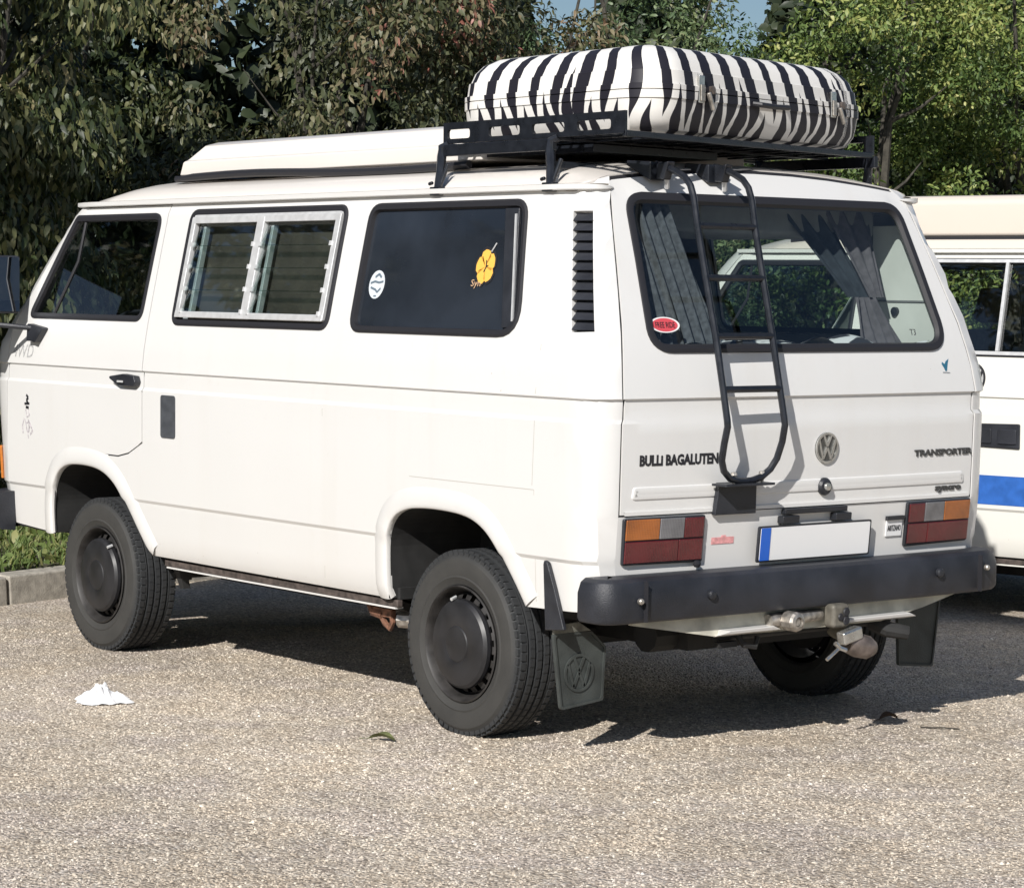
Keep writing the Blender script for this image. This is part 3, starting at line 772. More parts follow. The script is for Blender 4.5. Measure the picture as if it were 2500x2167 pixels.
    # ---- roof
    def roof_z(x, y):
        xs_r = Xr(1.835)-BOW-RC
        t = min(1, abs(y)/.775); zm = 1.835+.112*(1-t**3.4)**.48
        ya = abs(y)
        if ya < .675: xb = Xr(ztop_edge(y))-BOW*(y/.675)**2-.004
        else: xb = Xr(ztop_edge(y))-BOW-RC+RC*math.sqrt(max(0, 1-((ya-.68)/RC)**2))
        s_ = min(1, max(0, (xb-x)/.34)); s_ = 1-(1-s_)**2.2
        z = ztop_edge(y)*(1-s_)+zm*s_ if zm > ztop_edge(y) else zm*s_ + ztop_edge(y)*(1-s_)
        yf = min(.999, ya/.78); xfb = -3.04+.25*(1-math.sqrt(1-yf**4))
        s2 = min(1, max(0, (x-xfb)/.55)); s2 = 1-(1-s2)**2
        return 1.835+(z-1.835)*s2
    bl = []
    for y in np.linspace(-.66,.66,19): bl.append((Xr(ztop_edge(y))-BOW*(y/.675)**2-.006, y))
    xs_r = Xr(1.835)-BOW-RC
    for a in (30,55,80): bl.append((Xr(ztop_edge(.68+RC*math.sin(R(a))))-BOW-RC+RC*math.cos(R(a)), .672+RC*math.sin(R(a))))
    bl += [(x, .780) for x in (.3,0,-.6,-1.2,-1.8,-2.4,-2.78)]
    fr_ = []
    for a in (20,40,60,80): fr_.append((-2.79-.22*math.sin(R(a)), .56+.22*math.cos(R(a))))
    bl += fr_ + [(-3.03,.3),(-3.04,0),(-3.03,-.3)] + [(x, -y) for x, y in reversed(fr_)] + [(x, -.780) for x in (-2.78,-2.4,-1.8,-1.2,-.6,0,.3)]
    for a in (80,55,30): bl.append((Xr(ztop_edge(.68+RC*math.sin(R(a))))-BOW-RC+RC*math.cos(R(a)), -.672-RC*math.sin(R(a))))
    pbuild(panel(bl, [], lambda x, y: Vector((x, y, roof_z(x, y))), .06, (), (), .015), 'roof', roof_m, root, ang=55)
    # ---- tail panel under the gate, gate
    yw_ = lambda z: Wd(z)-RC
    tp = [(-yw_(z), z) for z in (.47,.55,.65,.79)] + [(yw_(z), z) for z in (.79,.65,.55,.47)]
    pbuild(panel(tp, [], rear_fn, .06, (.55,.64), (), .012), 'tail_panel', paint_m, root)
    gz = [.797,.85,.95,1.085,1.098,1.158,1.164,1.25,1.316,1.40,1.6,1.72,1.80]
    right = [(yw_(z)-.009, z) for z in gz]; left = [(-y, z) for y, z in reversed(right)]
    top = [(y, ztop_edge(y)-.014) for y in (.655,.62,.5,.35,.18,0,-.18,-.35,-.5,-.62,-.655)]
    go = rounded([left[-1], right[0]], 0) + right[1:] + [(.678,1.835),(.672,1.855)] + top + [(-.672,1.855),(-.678,1.835)] + left[:-1]
    pbuild(ring(go, rear_fn, [(.016,-.006),(-.006,-.006)]), 'gate_shade_strip', M['rubber'], root)  # dark rubber strip added to stand for shade in the gate gap
    rw = rounded([(-.690,1.312),(.690,1.312),(.632,1.815),(-.632,1.815)], [.085,.085,.075,.075], 8)
    gate = pbuild(panel(go, [rw], rear_fn, .05, VLR, (), .02), 'tailgate', paint_m, root)
    pbuild(ring(rw, rear_fn, [(.006,0),(.006,.006),(-.006,.009),(-.018,.007),(-.026,-.010)]), 'window_seal', M['rubber'], gate)
    pbuild(panel(rw, [], rear_fn, .1, (1.40,1.6), (), 0, d0=.006), 'rear_window', M['glass'], gate)
    # pressed lip and long rib low on the gate
    pbuild(ring(rounded([(-.765,.848),(.765,.848),(.760,.878),(-.760,.878)], .006), rear_fn, [(.006,0),(.003,.0045),(-.003,.0055),(-.008,.0055),(-.0148,.0055)]), 'pressed_rib', paint_m, gate)
    lp = MB(); n_ = 24
    for (z0_, z1_, h_) in ((.794,.806,.010),):
        for i in range(n_):
            ya, yb = -.80+1.6*i/n_, -.80+1.6*(i+1)/n_
            q = [rear_fn(ya, z0_, -.004), rear_fn(yb, z0_, -.004), rear_fn(yb, z1_, -.004), rear_fn(ya, z1_, -.004)]
            lp.add(q + [v + Vector((h_, 0, 0)) for v in q], [(4,5,6,7),(0,1,5,4),(3,7,6,2)])
    lp.build('gate_lip', paint_m, gate, bevel=0)
    # lamps
    for s in (-1, 1):
        f = lambda u, z, h: rear_fn(s*u, z, h)
        base = MB(); base.prism(rounded([(.800,.636),(.470,.632),(.470,.786),(.806,.786)], .008), .012, lambda u, z, h: f(u, z, h+.001))
        lamp = base.build('tail_lamp', M['plastic'], root, bevel=.004)
        mlens = {'amber': M['amberlens'], 'clear': M['clearlens'], 'redlens': M['redrib']}
        cells = [((.662,.798),(.715,.782),'amber'), ((.560,.660),(.715,.782),'clear'), ((.478,.558),(.715,.780),'redlens'), ((.580,.797),(.641,.711),'redlens'), ((.478,.578),(.641,.711),'redlens')]
        for (a, b), (c_, d_), mm in cells:
            mb = MB(); mb.prism([(a,c_),(b,c_),(b,d_),(a,d_)], .006, lambda u, z, h: f(u, z, h+.0125)); mb.build('lens', mlens[mm], lamp, bevel=.003)
    # underbody
    MB().box((-3.15,-.49,.40),(.62,.49,.47)).box((-2.03,-.86,.42),(-.43,.86,.46)).box((.36,-.80,.44),(.62,.80,.47)).box((-3.2,-.78,.44),(-2.88,.78,.47)).build('floor_pan', M['dark'], root, smooth=False)
    ub = MB(); ub.box((-.30,-.35,.31),(.50,.35,.42)); ub.tube([(-.0,-.62,.31),(0,.62,.31)], .035, 8); ub.tube([(-2.46,-.62,.31),(-2.46,.62,.31)], .03, 8)
    ub.tube([(.40,-.45,.36),(.40,.45,.36)], .06, 10); ub.tube([(-2.3,-.1,.30),(-.3,-.1,.30)], .03, 8); ub.box((-2.2,-.5,.30),(-1.2,.3,.41)); ub.tube([(-.9,-.62,.36),(-.1,-.62,.28)], .03, 6)
    ub.tube([(-2.3,-.60,.30),(-2.25,-.62,.46)], .022, 6)
    ub.build('running_gear', M['dark'], root)
    # interior
    MB().box((-2.13,-.80,.80),(-2.09,.80,1.02)).build('cab_partition', M['lining'], root, smooth=False)
    MB().box((-.75,-.80,.84),(.60,.80,1.20)).build('rear_bed_base', M['lining'], root, smooth=False)
    dsh = MB(); dsh.hexa([Vector(p) for p in ((-3.40,-.70,.9),(-3.05,-.74,.9),(-3.05,.74,.9),(-3.40,.70,.9),(-3.38,-.68,1.30),(-3.15,-.72,1.28),(-3.15,.72,1.28),(-3.38,.68,1.30))]); dsh.build('dashboard', M['plastic'], root, bevel=.02)
    for yy in (-.42,.42):
        st = empty('cab_seat', (-2.50, yy, .75), parent=root)
        MB().box((-.26,-.24,0),(.22,.24,.16)).build('seat_cushion', M['seat'], st, bevel=.04, seg=3)
        mtx = Matrix.Translation((.20,0,.12)) @ Matrix.Rotation(R(14),4,'Y')
        MB().box((-.05,-.24,0),(.06,.24,.60), mtx).build('seat_back', M['seat'], st, bevel=.04, seg=3)
        MB().box((-.035,-.13,.64),(.045,.13,.82), mtx).build('headrest', M['seat'], st, bevel=.03, seg=3)
    sw = MB(); n = 28; c0 = Vector((-2.93,-.42,1.22)); ax = Matrix.Rotation(R(-28),4,'Y')
    sw.tube([c0 + ax @ Vector((0,.19*math.cos(2*math.pi*k/n),.19*math.sin(2*math.pi*k/n))) for k in range(n+1)], .011, 6)
    sw.tube([c0 + ax @ Vector((0,-.19,0)), c0 + ax @ Vector((-.03,0,0)), c0 + ax @ Vector((0,.19,0))], .012, 6); sw.tube([c0, c0+Vector((-.35,0,-.25))], .02, 6)
    sw.build('steering_wheel', M['plastic'], root)
    return gate

M['screen'] = simple('brown insect screen', (.105, .082, .070, 1), .9, noise=.3, nscale=5, bump=.3, bscale=600)
M['darkpane'] = simple('blacked out pane', (.020, .025, .034, 1), .08, noise=.3, nscale=3, spec=.42)
M['sticker'] = simple('silver sticker', (.62, .66, .70, 1), .5)
M['decalgrey2'] = simple('slate print', (.14, .18, .22, 1), .5)
M['tan'] = simple('tan print', (.55, .36, .22, 1), .5)
M['sealant'] = simple('dirty sealant', (.16, .14, .115, 1), .8, noise=.4, nscale=30)
M['rustpaint'] = simple('sill with rust', (.07, .055, .048, 1), .8, noise=.5, nscale=30)
M['mirror'] = simple('mirror glass', (.75, .78, .80, 1), .02, metal=1)
M['seat'] = simple('seat cloth', (.07, .065, .06, 1), .95, noise=.3, nscale=30)

M['greyvinyl'] = simple('dark grey vinyl', (.06, .065, .075, 1), .55, noise=.15, nscale=30)
M['decalgrey3'] = simple('faint mauve print', (.50, .47, .49, 1), .5, noise=.3, nscale=120)
M['seam'] = simple('grey seam line', (.48, .46, .42, 1), .7)  # plain grey for the drawn body seam lines
M['emblemback'] = simple('emblem recess', (.10, .10, .095, 1), .4, metal=.5)
M['badge'] = simple('badge plastic', (.055, .055, .055, 1), .4)
M['cream2'] = simple('dusty valance paint', (.50, .48, .40, 1), .5, noise=.25, nscale=9)
M['dirtysteel'] = simple('dirty steel', (.16, .15, .12, 1), .6, metal=.3, noise=.3, nscale=20)
M['brownsteel'] = simple('brown ball cover', (.17, .14, .125, 1), .4, metal=.4, noise=.35, nscale=24)
M['socket'] = simple('socket plastic', (.12, .11, .09, 1), .55, noise=.3, nscale=30)

van = empty('camper_van', (0, 0, 0), label='white four wheel drive camper van with zebra case and black ladder on its tailgate', category='van')
gate = build_van(van, True, M['paint'], M['poptop'])
for (x, r_) in ((-2.535, .5), (-.058, -.35)):
    wheel(van, x, -.785, -1, rot=r_); wheel(van, x, .785, 1, rot=r_)

# --- own van: decals on the left side
sd = lambda u, z, h=0: side_fn(u, z, h)
MB().prism(rounded([(-1.967,.907),(-1.858,.907),(-1.858,1.074),(-1.967,1.074)], .014), .003, lambda u, z, h: side_fn(u, z, h+.0008)).build('black_patch', M['greyvinyl'], van, bevel=0)
text_mesh('four_wheel_drive_lettering', '4WD', M['decalgrey'], van, sd, -3.225, -3.04, 1.190, 1.245, .001, shear=.15)
fg = MB()
for pts, wd in (([(-3.095,1.030),(-3.078,1.018),(-3.095,1.008),(-3.080,.994)], .012), ([(-3.112,.992),(-3.068,.994)], .010), ([(-3.10,.978),(-3.074,.976)], .012)):
    stroke(fg, pts, wd, side_fn, .0006, .0014)
fg.build('door_sticker', M['decalblack'], van, smooth=False)
fg = MB()
for pts, wd in (([(-3.10,.968),(-3.090,.935),(-3.068,.945),(-3.074,.968)], .006), ([(-3.115,.93),(-3.13,.90),(-3.125,.865)], .007), ([(-3.08,.925),(-3.05,.895),(-3.04,.88),(-3.062,.862)], .009), ([(-3.105,.925),(-3.09,.88),(-3.075,.845)], .006), ([(-3.065,.90),(-3.078,.87)], .010), ([(-3.095,.91),(-3.075,.915),(-3.07,.89)], .006)):
    stroke(fg, pts, wd, side_fn, .0006, .0014)
fg.build('door_sticker', M['decalgrey3'], van, smooth=False)

# faint body seams: sliding panel joints
for pts in ([( -.835,.46),(-.835,1.07)], [(.385,.50),(.385,.862)], [(.375,.875),(.385,1.085)], [(-.30,.862),(.383,.862)], [(.387,1.17),(.387,1.33)]):
    sm = MB(); stroke(sm, pts, .0022, side_fn, .0003, .0007); sm.build('body_seam', M['seam'], van, smooth=False)

# --- tailgate details
rf = lambda u, z, h=0: rear_fn(u, z, h)
emblem('emblem', gate, rf, .068, .986, .052, M['emblemback'], M['chrome'], .008)
lk = MB().lathe([(.030,.0),(.030,.008),(.024,.016),(.014,.018),(.0005,.018)], 20, 'x', (Xr(.857)+.001,.062,.857)).build('gate_lock', M['plastic'], gate)
MB().lathe([(.014,.018),(.012,.026),(.0005,.027)], 16, 'x', (Xr(.857)+.001,.062,.857)).build('lock_button', M['chrome'], lk)
text_mesh('lettering', 'BULLi BAGALUTEN', M['decalblack'], gate, rf, -.742, -.416, .949, .985, .0012, bold=.045)
text_mesh('lettering', 'TRANSPORTER', M['badge'], gate, rf, .505, .810, .943, .966, .004, bold=.035)
text_mesh('lettering', 'syncro', M['badge'], gate, rf, .620, .758, .812, .836, .004, bold=.04)
# red oval sticker on the rear window
n = 28; cx, cz = -.603, 1.396
f_in = lambda u, z, h: rear_fn(u, z, h-.0045)
for nm, sc, mm, th in (('oval_sticker', 1.0, 'white', .0006), ('oval_sticker', .86, 'red', .0010)):
    MB().prism([(cx+.061*sc*math.cos(2*math.pi*k/n), cz+.026*(sc-.03)*math.sin(2*math.pi*k/n)) for k in range(n)], th, f_in).build(nm, M[mm], gate, smooth=False)
text_mesh('lettering', 'FREE RIDE', M['decalblack'], gate, lambda u, v, h: rear_fn(u, v, h-.0035), cx-.040, cx+.040, cz-.009, cz+.009, .0006)
text_mesh('lettering', 'T3', M['decalblack'], gate, lambda u, v, h: rear_fn(u, v, h-.0045), .518, .548, 1.361, 1.382, .0006)
# small whale tail sticker
g = MB(); cx, cz = .668, 1.256
for poly in ([(-.003,-.020),(.004,-.018),(.012,.006),(.020,.022),(.004,.014),(-.004,.004)], [(-.003,-.020),(-.004,.004),(-.016,.012),(-.019,.004),(-.010,-.008)]):
    g.prism([(cx+a, cz+b) for a, b in poly], .0012, lambda u, z, h: rear_fn(u, z, h+.0006))
g.build('tail_fin_sticker', M['teal'], gate, smooth=False)
g = MB(); stroke(g, [(.650,1.232),(.688,1.230)], .004, rear_fn, .0006, .0012); g.build('sticker_underline', M['clear'], gate, smooth=False)

# --- plate
pl = MB(); pl.prism(rounded([(-.248,.618),(.276,.618),(.276,.738),(-.248,.738)], .008), .008, lambda u, z, h: rear_fn(u, z, h+.022))
plate = pl.build('number_plate', M['plastic'], van, smooth=False)
MB().prism(rounded([(-.240,.624),(.268,.624),(.268,.732),(-.240,.732)], .006), .002, lambda u, z, h: rear_fn(u, z, h+.0302)).build('plate_face', M['white'], plate, smooth=False)
MB().prism([(-.240,.624),(-.198,.624),(-.198,.732),(-.240,.732)], .001, lambda u, z, h: rear_fn(u, z, h+.0326)).build('blue_band', M['blue'], plate, smooth=False)
pb = MB(); pb.prism([(.378,.672),(.456,.672),(.456,.728),(.378,.728)], .004, lambda u, z, h: rear_fn(u, z, h+.002)); small = pb.build('dealer_tag', M['white'], van, smooth=False)
pb = MB(); pb.prism([(.374,.728),(.458,.728),(.458,.742),(.374,.742)], .012, lambda u, z, h: rear_fn(u, z, h+.002)); pb.build('tag_bar', M['plastic'], small, smooth=False)
text_mesh('lettering', 'ARITZANO', M['decalblack'], small, lambda u, v, h: rear_fn(u, v, h+.0062), .384, .450, .690, .710, .001)
for ya in (-.145, .10):
    MB().prism(rounded([(ya,.742),(ya+.075,.742),(ya+.075,.768),(ya,.768)], .006), .030, lambda u, z, h: rear_fn(u, z, h+.002)).build('plate_lamp', M['plastic'], van, bevel=.003)
MB().prism([(-.13,.772),(.16,.772),(.16,.790),(-.13,.790)], .022, lambda u, z, h: rear_fn(u, z, h+.002)).build('gate_grip', M['plastic'], van, bevel=.003)
MB().prism([(-.428,.686),(-.332,.686),(-.332,.708),(-.365,.708),(-.368,.714),(-.385,.714),(-.388,.708),(-.428,.708)], .001, lambda u, z, h: rear_fn(u, z, h+.001)).build('red_sticker', M['pink'], van, smooth=False)

# --- rear bumper
def bumper_ring(y_s):
    pass
bm_ = MB(); prof = [(-.03,.470),(.055,.462),(.082,.468),(.090,.482),(.090,.560),(.078,.594),(.060,.606),(-.03,.606)]
path = [(.66,-.940),(.70,-.942),(.735,-.938),(.758,-.923),(.770,-.90),(.776,-.86),(.780,-.80),(.786,-.5),(.790,0),(.786,.5),(.776,.76),(.766,.81),(.752,.85),(.735,.875),(.71,.892),(.68,.90),(.64,.905)]
vs = []; fs = []; m_ = len(prof)
for i, (x, y) in enumerate(path):
    a = Vector(path[max(0,i-1)]); b = Vector(path[min(len(path)-1,i+1)]); t = (b-a).normalized(); nx = Vector((t.y, -t.x))
    for o_, z_ in prof:
        k = o_-.075; bow = .006 if abs(y) > .80 else 0
        vs.append((x+nx.x*(k+bow), y+nx.y*(k+bow), z_))
for i in range(len(path)-1):
    for j in range(m_): fs.append((i*m_+j,(i+1)*m_+j,(i+1)*m_+(j+1) % m_,i*m_+(j+1) % m_))
fs += [tuple(range(m_)), tuple(reversed(range((len(path)-1)*m_, len(path)*m_)))]
bump = MB().add(vs, fs).build('rear_bumper', M['bumper'], van, ang=40, bevel=.005)
for yy, zz, mm, rr in ((-.825,.537,'steel',.010), (-.525,.540,'plastic',.016), (.535,.548,'plastic',.016), (.775,.552,'steel',.010)):
    MB().lathe([(rr,-.004),(rr,.006),(rr*.7,.010),(.0005,.011)], 14, 'x', (.806,yy,zz)).build('bumper_bolt', M[mm], bump)
MB().lathe([(.012,.0),(.012,.012),(.0005,.016)], 12, 'x', (.70,-.50,.628)).build('bumper_stud', M['rubber'], van)
for yy in (-.80, .745):
    mb = MB(); mb.box((.795,yy-.0015,.47),(.812,yy+.0015,.597)); mb.build('end_cap_seam', M['rubber'], bump, smooth=False)

# --- valance under the bumper
va = MB()
pts = [(-.80,.470),(-.80,.452),(-.47,.396),(-.20,.392),(.30,.392),(.51,.424),(.73,.470)]
va.prism(pts, .02, lambda u, z, h: Vector((.74+h-.02*(u/.8)**2, u, z)))
va.build('rear_valance', M['cream2'], van, smooth=False)
for a, b in ((-.475,-.19), (.02,.45)):
    mb = MB(); mb.hexa([Vector(p) for p in ((.738,a+.02,.390),(.785,a,.402),(.785,b,.402),(.738,b-.02,.390),(.738,a+.03,.416),(.790,a+.05,.414),(.790,b-.04,.416),(.738,b-.03,.418))])
    mb.build('valance_ledge', M['paint'], van, bevel=.003)

# --- tow bar
tow = empty('tow_bar', (.78, .05, .40), parent=van)
def rel(mb): mb.v = [(v[0]-.78, v[1]-.05, v[2]-.40) for v in mb.v]; return mb
rel(MB().tube([(.69,-.40,.388),(.69,.40,.388)], .022, 10)).build('cross_tube', M['dark'], tow)
rel(MB().tube([(.765,-.235,.430),(.765,-.215,.431),(.765,-.10,.434),(.765,-.0,.437)], [.022,.026,.022,.020], 12)).build('coupling_pipe', M['steel'], tow)
rel(MB().lathe([(.0005,.838),(.012,.838),(.016,.834),(.018,.845),(.028,.842),(.033,.832),(.033,.79),(.026,.785)], 12, 'x', (0,-.172,.430))).build('hex_nut', M['steel'], tow, ang=20)
sk = rel(MB().box((.785,-.005,.395),(.835,.075,.475))).build('electric_socket', M['socket'], tow, bevel=.014, seg=3)
rel(MB().lathe([(.0005,.842),(.012,.842),(.016,.838)], 10, 'x', (0,.052,.448)).lathe([(.0005,.842),(.012,.842),(.016,.838)], 10, 'x', (0,.052,.420)).lathe([(.0005,.842),(.010,.842),(.013,.838)], 10, 'x', (0,.026,.433))).build('socket_pin', M['rubber'], tow)
rel(MB().tube([(.70,.14,.375),(.78,.12,.36),(.83,.105,.340),(.855,.10,.335)], [.034,.032,.03,.024], 12)).build('ball_neck', M['dirtysteel'], tow)
bl_ = rel(MB().tube([(.83,.065,.345),(.84,.10,.335),(.85,.14,.325),(.852,.165,.322)], [.034,.042,.040,.026], 14)).build('ball_cover', M['brownsteel'], tow)
mt_ = Matrix.Translation((.855,.052,.372)) @ Matrix.Rotation(R(12),4,'X')
rel(MB().box((-.02,-.045,-.022),(.02,.045,.022), mt_)).build('metal_tag', M['chrome'], tow, bevel=.008, seg=3)
rel(MB().tube([(.86,-.02,.352),(.862,.0,.335),(.86,.03,.325)], .008, 6).tube([(.86,.0,.335),(.862,-.06,.300)], .006, 6)).build('safety_hook', M['chrome'], tow)
rel(MB().tube([(.72,-.33,.385),(.74,-.32,.355),(.74,-.27,.345),(.73,-.25,.375)], .010, 6).box((.70,-.42,.350),(.73,-.34,.368))).build('shackle', M['dark'], tow)
rel(MB().tube([(.70,.32,.38),(.75,.34,.36),(.79,.40,.348)], [.03,.028,.024], 10)).build('tailpipe', M['dark'], tow)

# --- mud flaps
def flap(s, x0, yo, emb=True, ztop=.405):
    f = lambda y, z, h: Vector((x0+h, s*y+yo, z))
    e = empty('mud_flap', (x0, s*.80, .30), parent=van)
    def b(mb, nm, mm, **k):
        mb.v = [(v[0]-x0, v[1]-s*.80, v[2]-.30) for v in mb.v]; return mb.build(nm, mm, e, **k)
    out = rounded([(.870,.155),(.905,.405),(.745,.402),(.684,.348),(.694,.172)], .012)
    b(MB().prism(out, .010, lambda u, z, h: f(u, z, h)), 'flap_sheet', M['flap'], bevel=.003)
    n = len(out); cxy = (.79,.28); mb = MB()
    inn = [(cxy[0]+(y-cxy[0])*.93, cxy[1]+(z-cxy[1])*.94) for y, z in out]
    for i in range(n):
        j = (i+1) % n; q = [out[i], out[j], inn[j], inn[i]]; mb.hexa([f(y, z, .009) for y, z in q]+[f(y, z, .016) for y, z in q])
    b(mb, 'flap_rim', M['flap'], smooth=False)
    b(MB().prism([(.452,.415),(.449,.628),(.456,.642),(.470,.636),(.500,.560),(.548,.425)], .016, lambda u, z, h: Vector((u, s*(Wd(max(z,.46))+.004+h), z))), 'flap_wedge', M['plastic'], bevel=.004)
    b(MB().prism([(.905,.402),(.905,.432),(.80,.437),(.745,.404)], .010, lambda u, z, h: f(u, z, h+.006)), 'flap_bracket', M['flapbr'], bevel=.003)
    if emb:
        mb = MB(); fn_ = lambda u, v, h: f(u, v, h)
        em = emblem('flap_emblem', e, lambda u, v, h: fn_(u, v, h+.009) - Vector((x0, s*.80, .30)), .795, .270, .062, None, M['flap'], .006, flipu=1)
flapcol = simple('grey flap rubber', (.042, .048, .046, 1), .6, noise=.25, nscale=14, bump=.3, bscale=200); M['flap'] = flapcol
M['flapbr'] = simple('worn bracket', (.14, .14, .12, 1), .6, noise=.4, nscale=40)
flap(-1, .46, 0); flap(1, .46, 0, emb=False)
# tow eye ahead of the rear wheel
mb = MB().tube([(-.70,-.80,.385),(-.66,-.81,.350),(-.60,-.81,.345)], .018, 8).tube([(-.62,-.81,.345),(-.59,-.81,.315),(-.56,-.81,.300),(-.545,-.81,.325),(-.55,-.81,.352)], .011, 6).box((-.66,-.82,.34),(-.54,-.80,.37))
mb.build('jacking_eye', M['rust'], van)
MB().tube([(-.53,-.79,.335),(-.45,-.75,.335)], .030, 10).build('trailing_arm', M['steel'], van)
MB().hexa([Vector(p) for p in ((-2.02,-.80,.30),(-1.99,-.80,.30),(-1.99,-.77,.30),(-2.02,-.77,.30),(-2.03,-.84,.41),(-1.98,-.84,.41),(-1.98,-.80,.41),(-2.03,-.80,.41))]).build('jack_bracket', M['dark'], van)

# --- ladder
lad = empty('ladder', (.75, -.35, 1.3), parent=van)
def lb(mb, nm, mm, **k):
    mb.v = [(v[0]-.75, v[1]+.35, v[2]-1.3) for v in mb.v]; return mb.build(nm, mm, lad, **k)
yc = -.35
prof = [(.455,1.918,.128),(.50,1.910,.128),(.55,1.893,.128),(.595,1.872,.128),(.622,1.845,.128),(.639,1.805,.128),(.657,1.715,.127),(.70,1.548,.126),(.75,1.361,.125),(.79,1.192,.125),(.812,1.095,.126),(.815,1.075,.1265),(.802,1.02,.128),(.785,.965,.122),(.775,.930,.103),(.768,.905,.070),(.766,.895,.030),(.766,.893,0)]
for s in (-1, 1): lb(MB().tube([(x, yc+s*o_, z) for x, z, o_ in prof], .0115, 10), 'rail', M['blackmetal'])
for z, x in ((1.715,.657),(1.548,.70),(1.361,.75),(1.192,.79)): lb(MB().tube([(x,yc-.125,z),(x,yc+.125,z)], .0115, 10), 'rung', M['blackmetal'])
for s in (-1, 1):
    mb = MB(); y_ = yc+s*.128
    mb.hexa([Vector(p) for p in ((.365,y_-.055,1.915),(.47,y_-.040,1.862),(.47,y_+.04,1.862),(.365,y_+.04,1.915),(.365,y_-.055,1.932),(.47,y_-.040,1.925),(.47,y_+.04,1.925),(.365,y_+.04,1.932))])
    mb.hexa([Vector(p) for p in ((.475,y_-.020,1.868),(.51,y_-.016,1.865),(.51,y_+.016,1.865),(.475,y_+.020,1.868),(.475,y_-.020,1.918),(.53,y_-.016,1.925),(.53,y_+.016,1.925),(.475,y_+.020,1.918))])
    lb(mb, 'top_hook', M['blackmetal'], bevel=.004)
    lb(MB().tube([(.50,y_+.005,1.872),(.485,y_+.02,1.84)], .009, 6), 'hook_strut', M['alu'])
mb = MB(); mb.hexa([rear_fn(yc-.090,.783,.004), rear_fn(yc+.088,.783,.004), rear_fn(yc+.088,.783,.022), rear_fn(yc-.090,.783,.022), rear_fn(yc-.075,.888,.004), rear_fn(yc+.085,.888,.004), rear_fn(yc+.085,.888,.024), rear_fn(yc-.075,.888,.024)])
lb(mb, 'foot_plate', M['plastic'], bevel=.002)
lb(MB().box((.720,yc-.105,.879),(.792,yc+.110,.887)), 'foot_shelf', M['plastic'], bevel=.002)
for s in (-.05, .075): lb(MB().lathe([(.0005,.925),(.010,.923),(.012,.914),(.006,.911),(.005,.885)], 8, 'z', (.766, yc+s, 0)), 'wing_bolt', M['steel'])

# --- roof: front lifting roof section
pt = MB(); zb = 1.950
sec = [(-2.325,.62,1.948),(-2.30,.62,2.004)]
def hexs(mb, a): mb.hexa([Vector(p) for p in a])
ptop = MB()
def pring(x0, x1, w_, z): return [(x0,-w_,z),(x1,-w_,z),(x1,w_,z),(x0,w_,z)]
rings_ = [pring(-2.330,-.30,.625,1.950), pring(-2.308,-.30,.622,2.006), pring(-2.292,-.30,.612,2.012), pring(-2.196,-.34,.585,2.070), pring(-2.15,-.38,.55,2.082)]
vs = [p for r_ in rings_ for p in r_]; fs = [(3,2,1,0)]
for i in range(len(rings_)-1):
    for k in range(4): k2 = (k+1) % 4; fs.append((i*4+k,i*4+k2,(i+1)*4+k2,(i+1)*4+k))
fs.append(tuple(range(len(rings_)*4-4, len(rings_)*4)))
pop = ptop.add(vs, fs).build('lifting_roof', M['poptop'], van, bevel=.010, seg=3, ang=20)
mb = MB(); pts = [(-2.33,-.640,1.934)] + [(x,-.642-.004*math.sin(x*7), 1.936+.009*math.sin(x*3.1+1)) for x in np.linspace(-2.2,-.35,16)]
mb.tube(pts, [.010]+[.0155]*16, 8); mb.tube([(x,-y,z) for x,y,z in pts], .014, 8); mb.tube([(-2.335,-.64,1.936),(-2.345,0,1.94),(-2.335,.64,1.936)], .013, 8)
mb.build('bellows_seal', M['rubber'], van)

# --- roof rack
rack = empty('roof_rack', (.1, 0, 2.0), parent=van)
def rk(mb, nm, mm=None, **k):
    if nm not in ('leg', 'gutter_clamp', 'side_beam'): mb.v = [(-.36+(v[0]+.36)*(1-.365*max(0,(v[1]+.74)/1.48)), v[1], v[2]) for v in mb.v]
    mb.v = [(v[0]-.1, v[1], v[2]-2.0) for v in mb.v]; return mb.build(nm, mm or M['blackmetal'], rack, **k)
def plate_slots(y, x0, x1, z0, z1, slots):
    out = [(x0,z0),(x1,z0),(x1,z1),(x0,z1)]; hs = [rounded([(a,b),(c,b),(c,d),(a,d)], .012, 4) for a, b, c, d in slots]
    f = lambda u, v: Vector((u, y, v))
    a = panel(out, hs, f, .05, thick=.012); return a
for y in (-.74, .74):
    sl = [(-.345+k*.235, 2.018, -.345+k*.235+.13 if k == 0 else -.345+k*.235+.17, 2.050) for k in range(4)]
    rk(plate_slots(y, -.366, .60, 2.002, 2.074, sl), 'side_plate', smooth=False)
    s = -1 if y < 0 else 1
    rk(MB().box((-.37, min(y, y+s*.02), 1.958), (.26, max(y, y+s*.02), 1.998)), 'side_beam', bevel=.003)
    for x, xf_ in ((-.352,-.330), (.245,.287)):
        if s > 0: x, xf_ = (x, x) if x < 0 else (.222, .200)
        lg = rk(MB().tube([(x+.01,y+s*.0,2.000),(x,y+.012,1.98),(xf_,y+.025,1.90),(xf_,y+.035,1.845)] if s > 0 else [(x+.02,y+s*.0,2.000),(x,y+s*.012,1.99),(x-.002,y+s*.015,1.96),((x+xf_)/2,y+s*.030,1.90),(xf_,y+s*.048,1.845)], [.014,.016,.017,.016,.015], 8), 'leg')
        rk(MB().box((xf_-.028,y+s*.05-.014,1.822),(xf_+.028,y+s*.05+.014,1.852)).tube([(xf_-.035,y+s*.06,1.862),(xf_-.015,y+s*.06,1.866)], .007, 6).tube([(xf_,y+s*.045,1.84),(xf_+.02,y+s*.02,1.93)], .008, 6), 'gutter_clamp', bevel=.003)
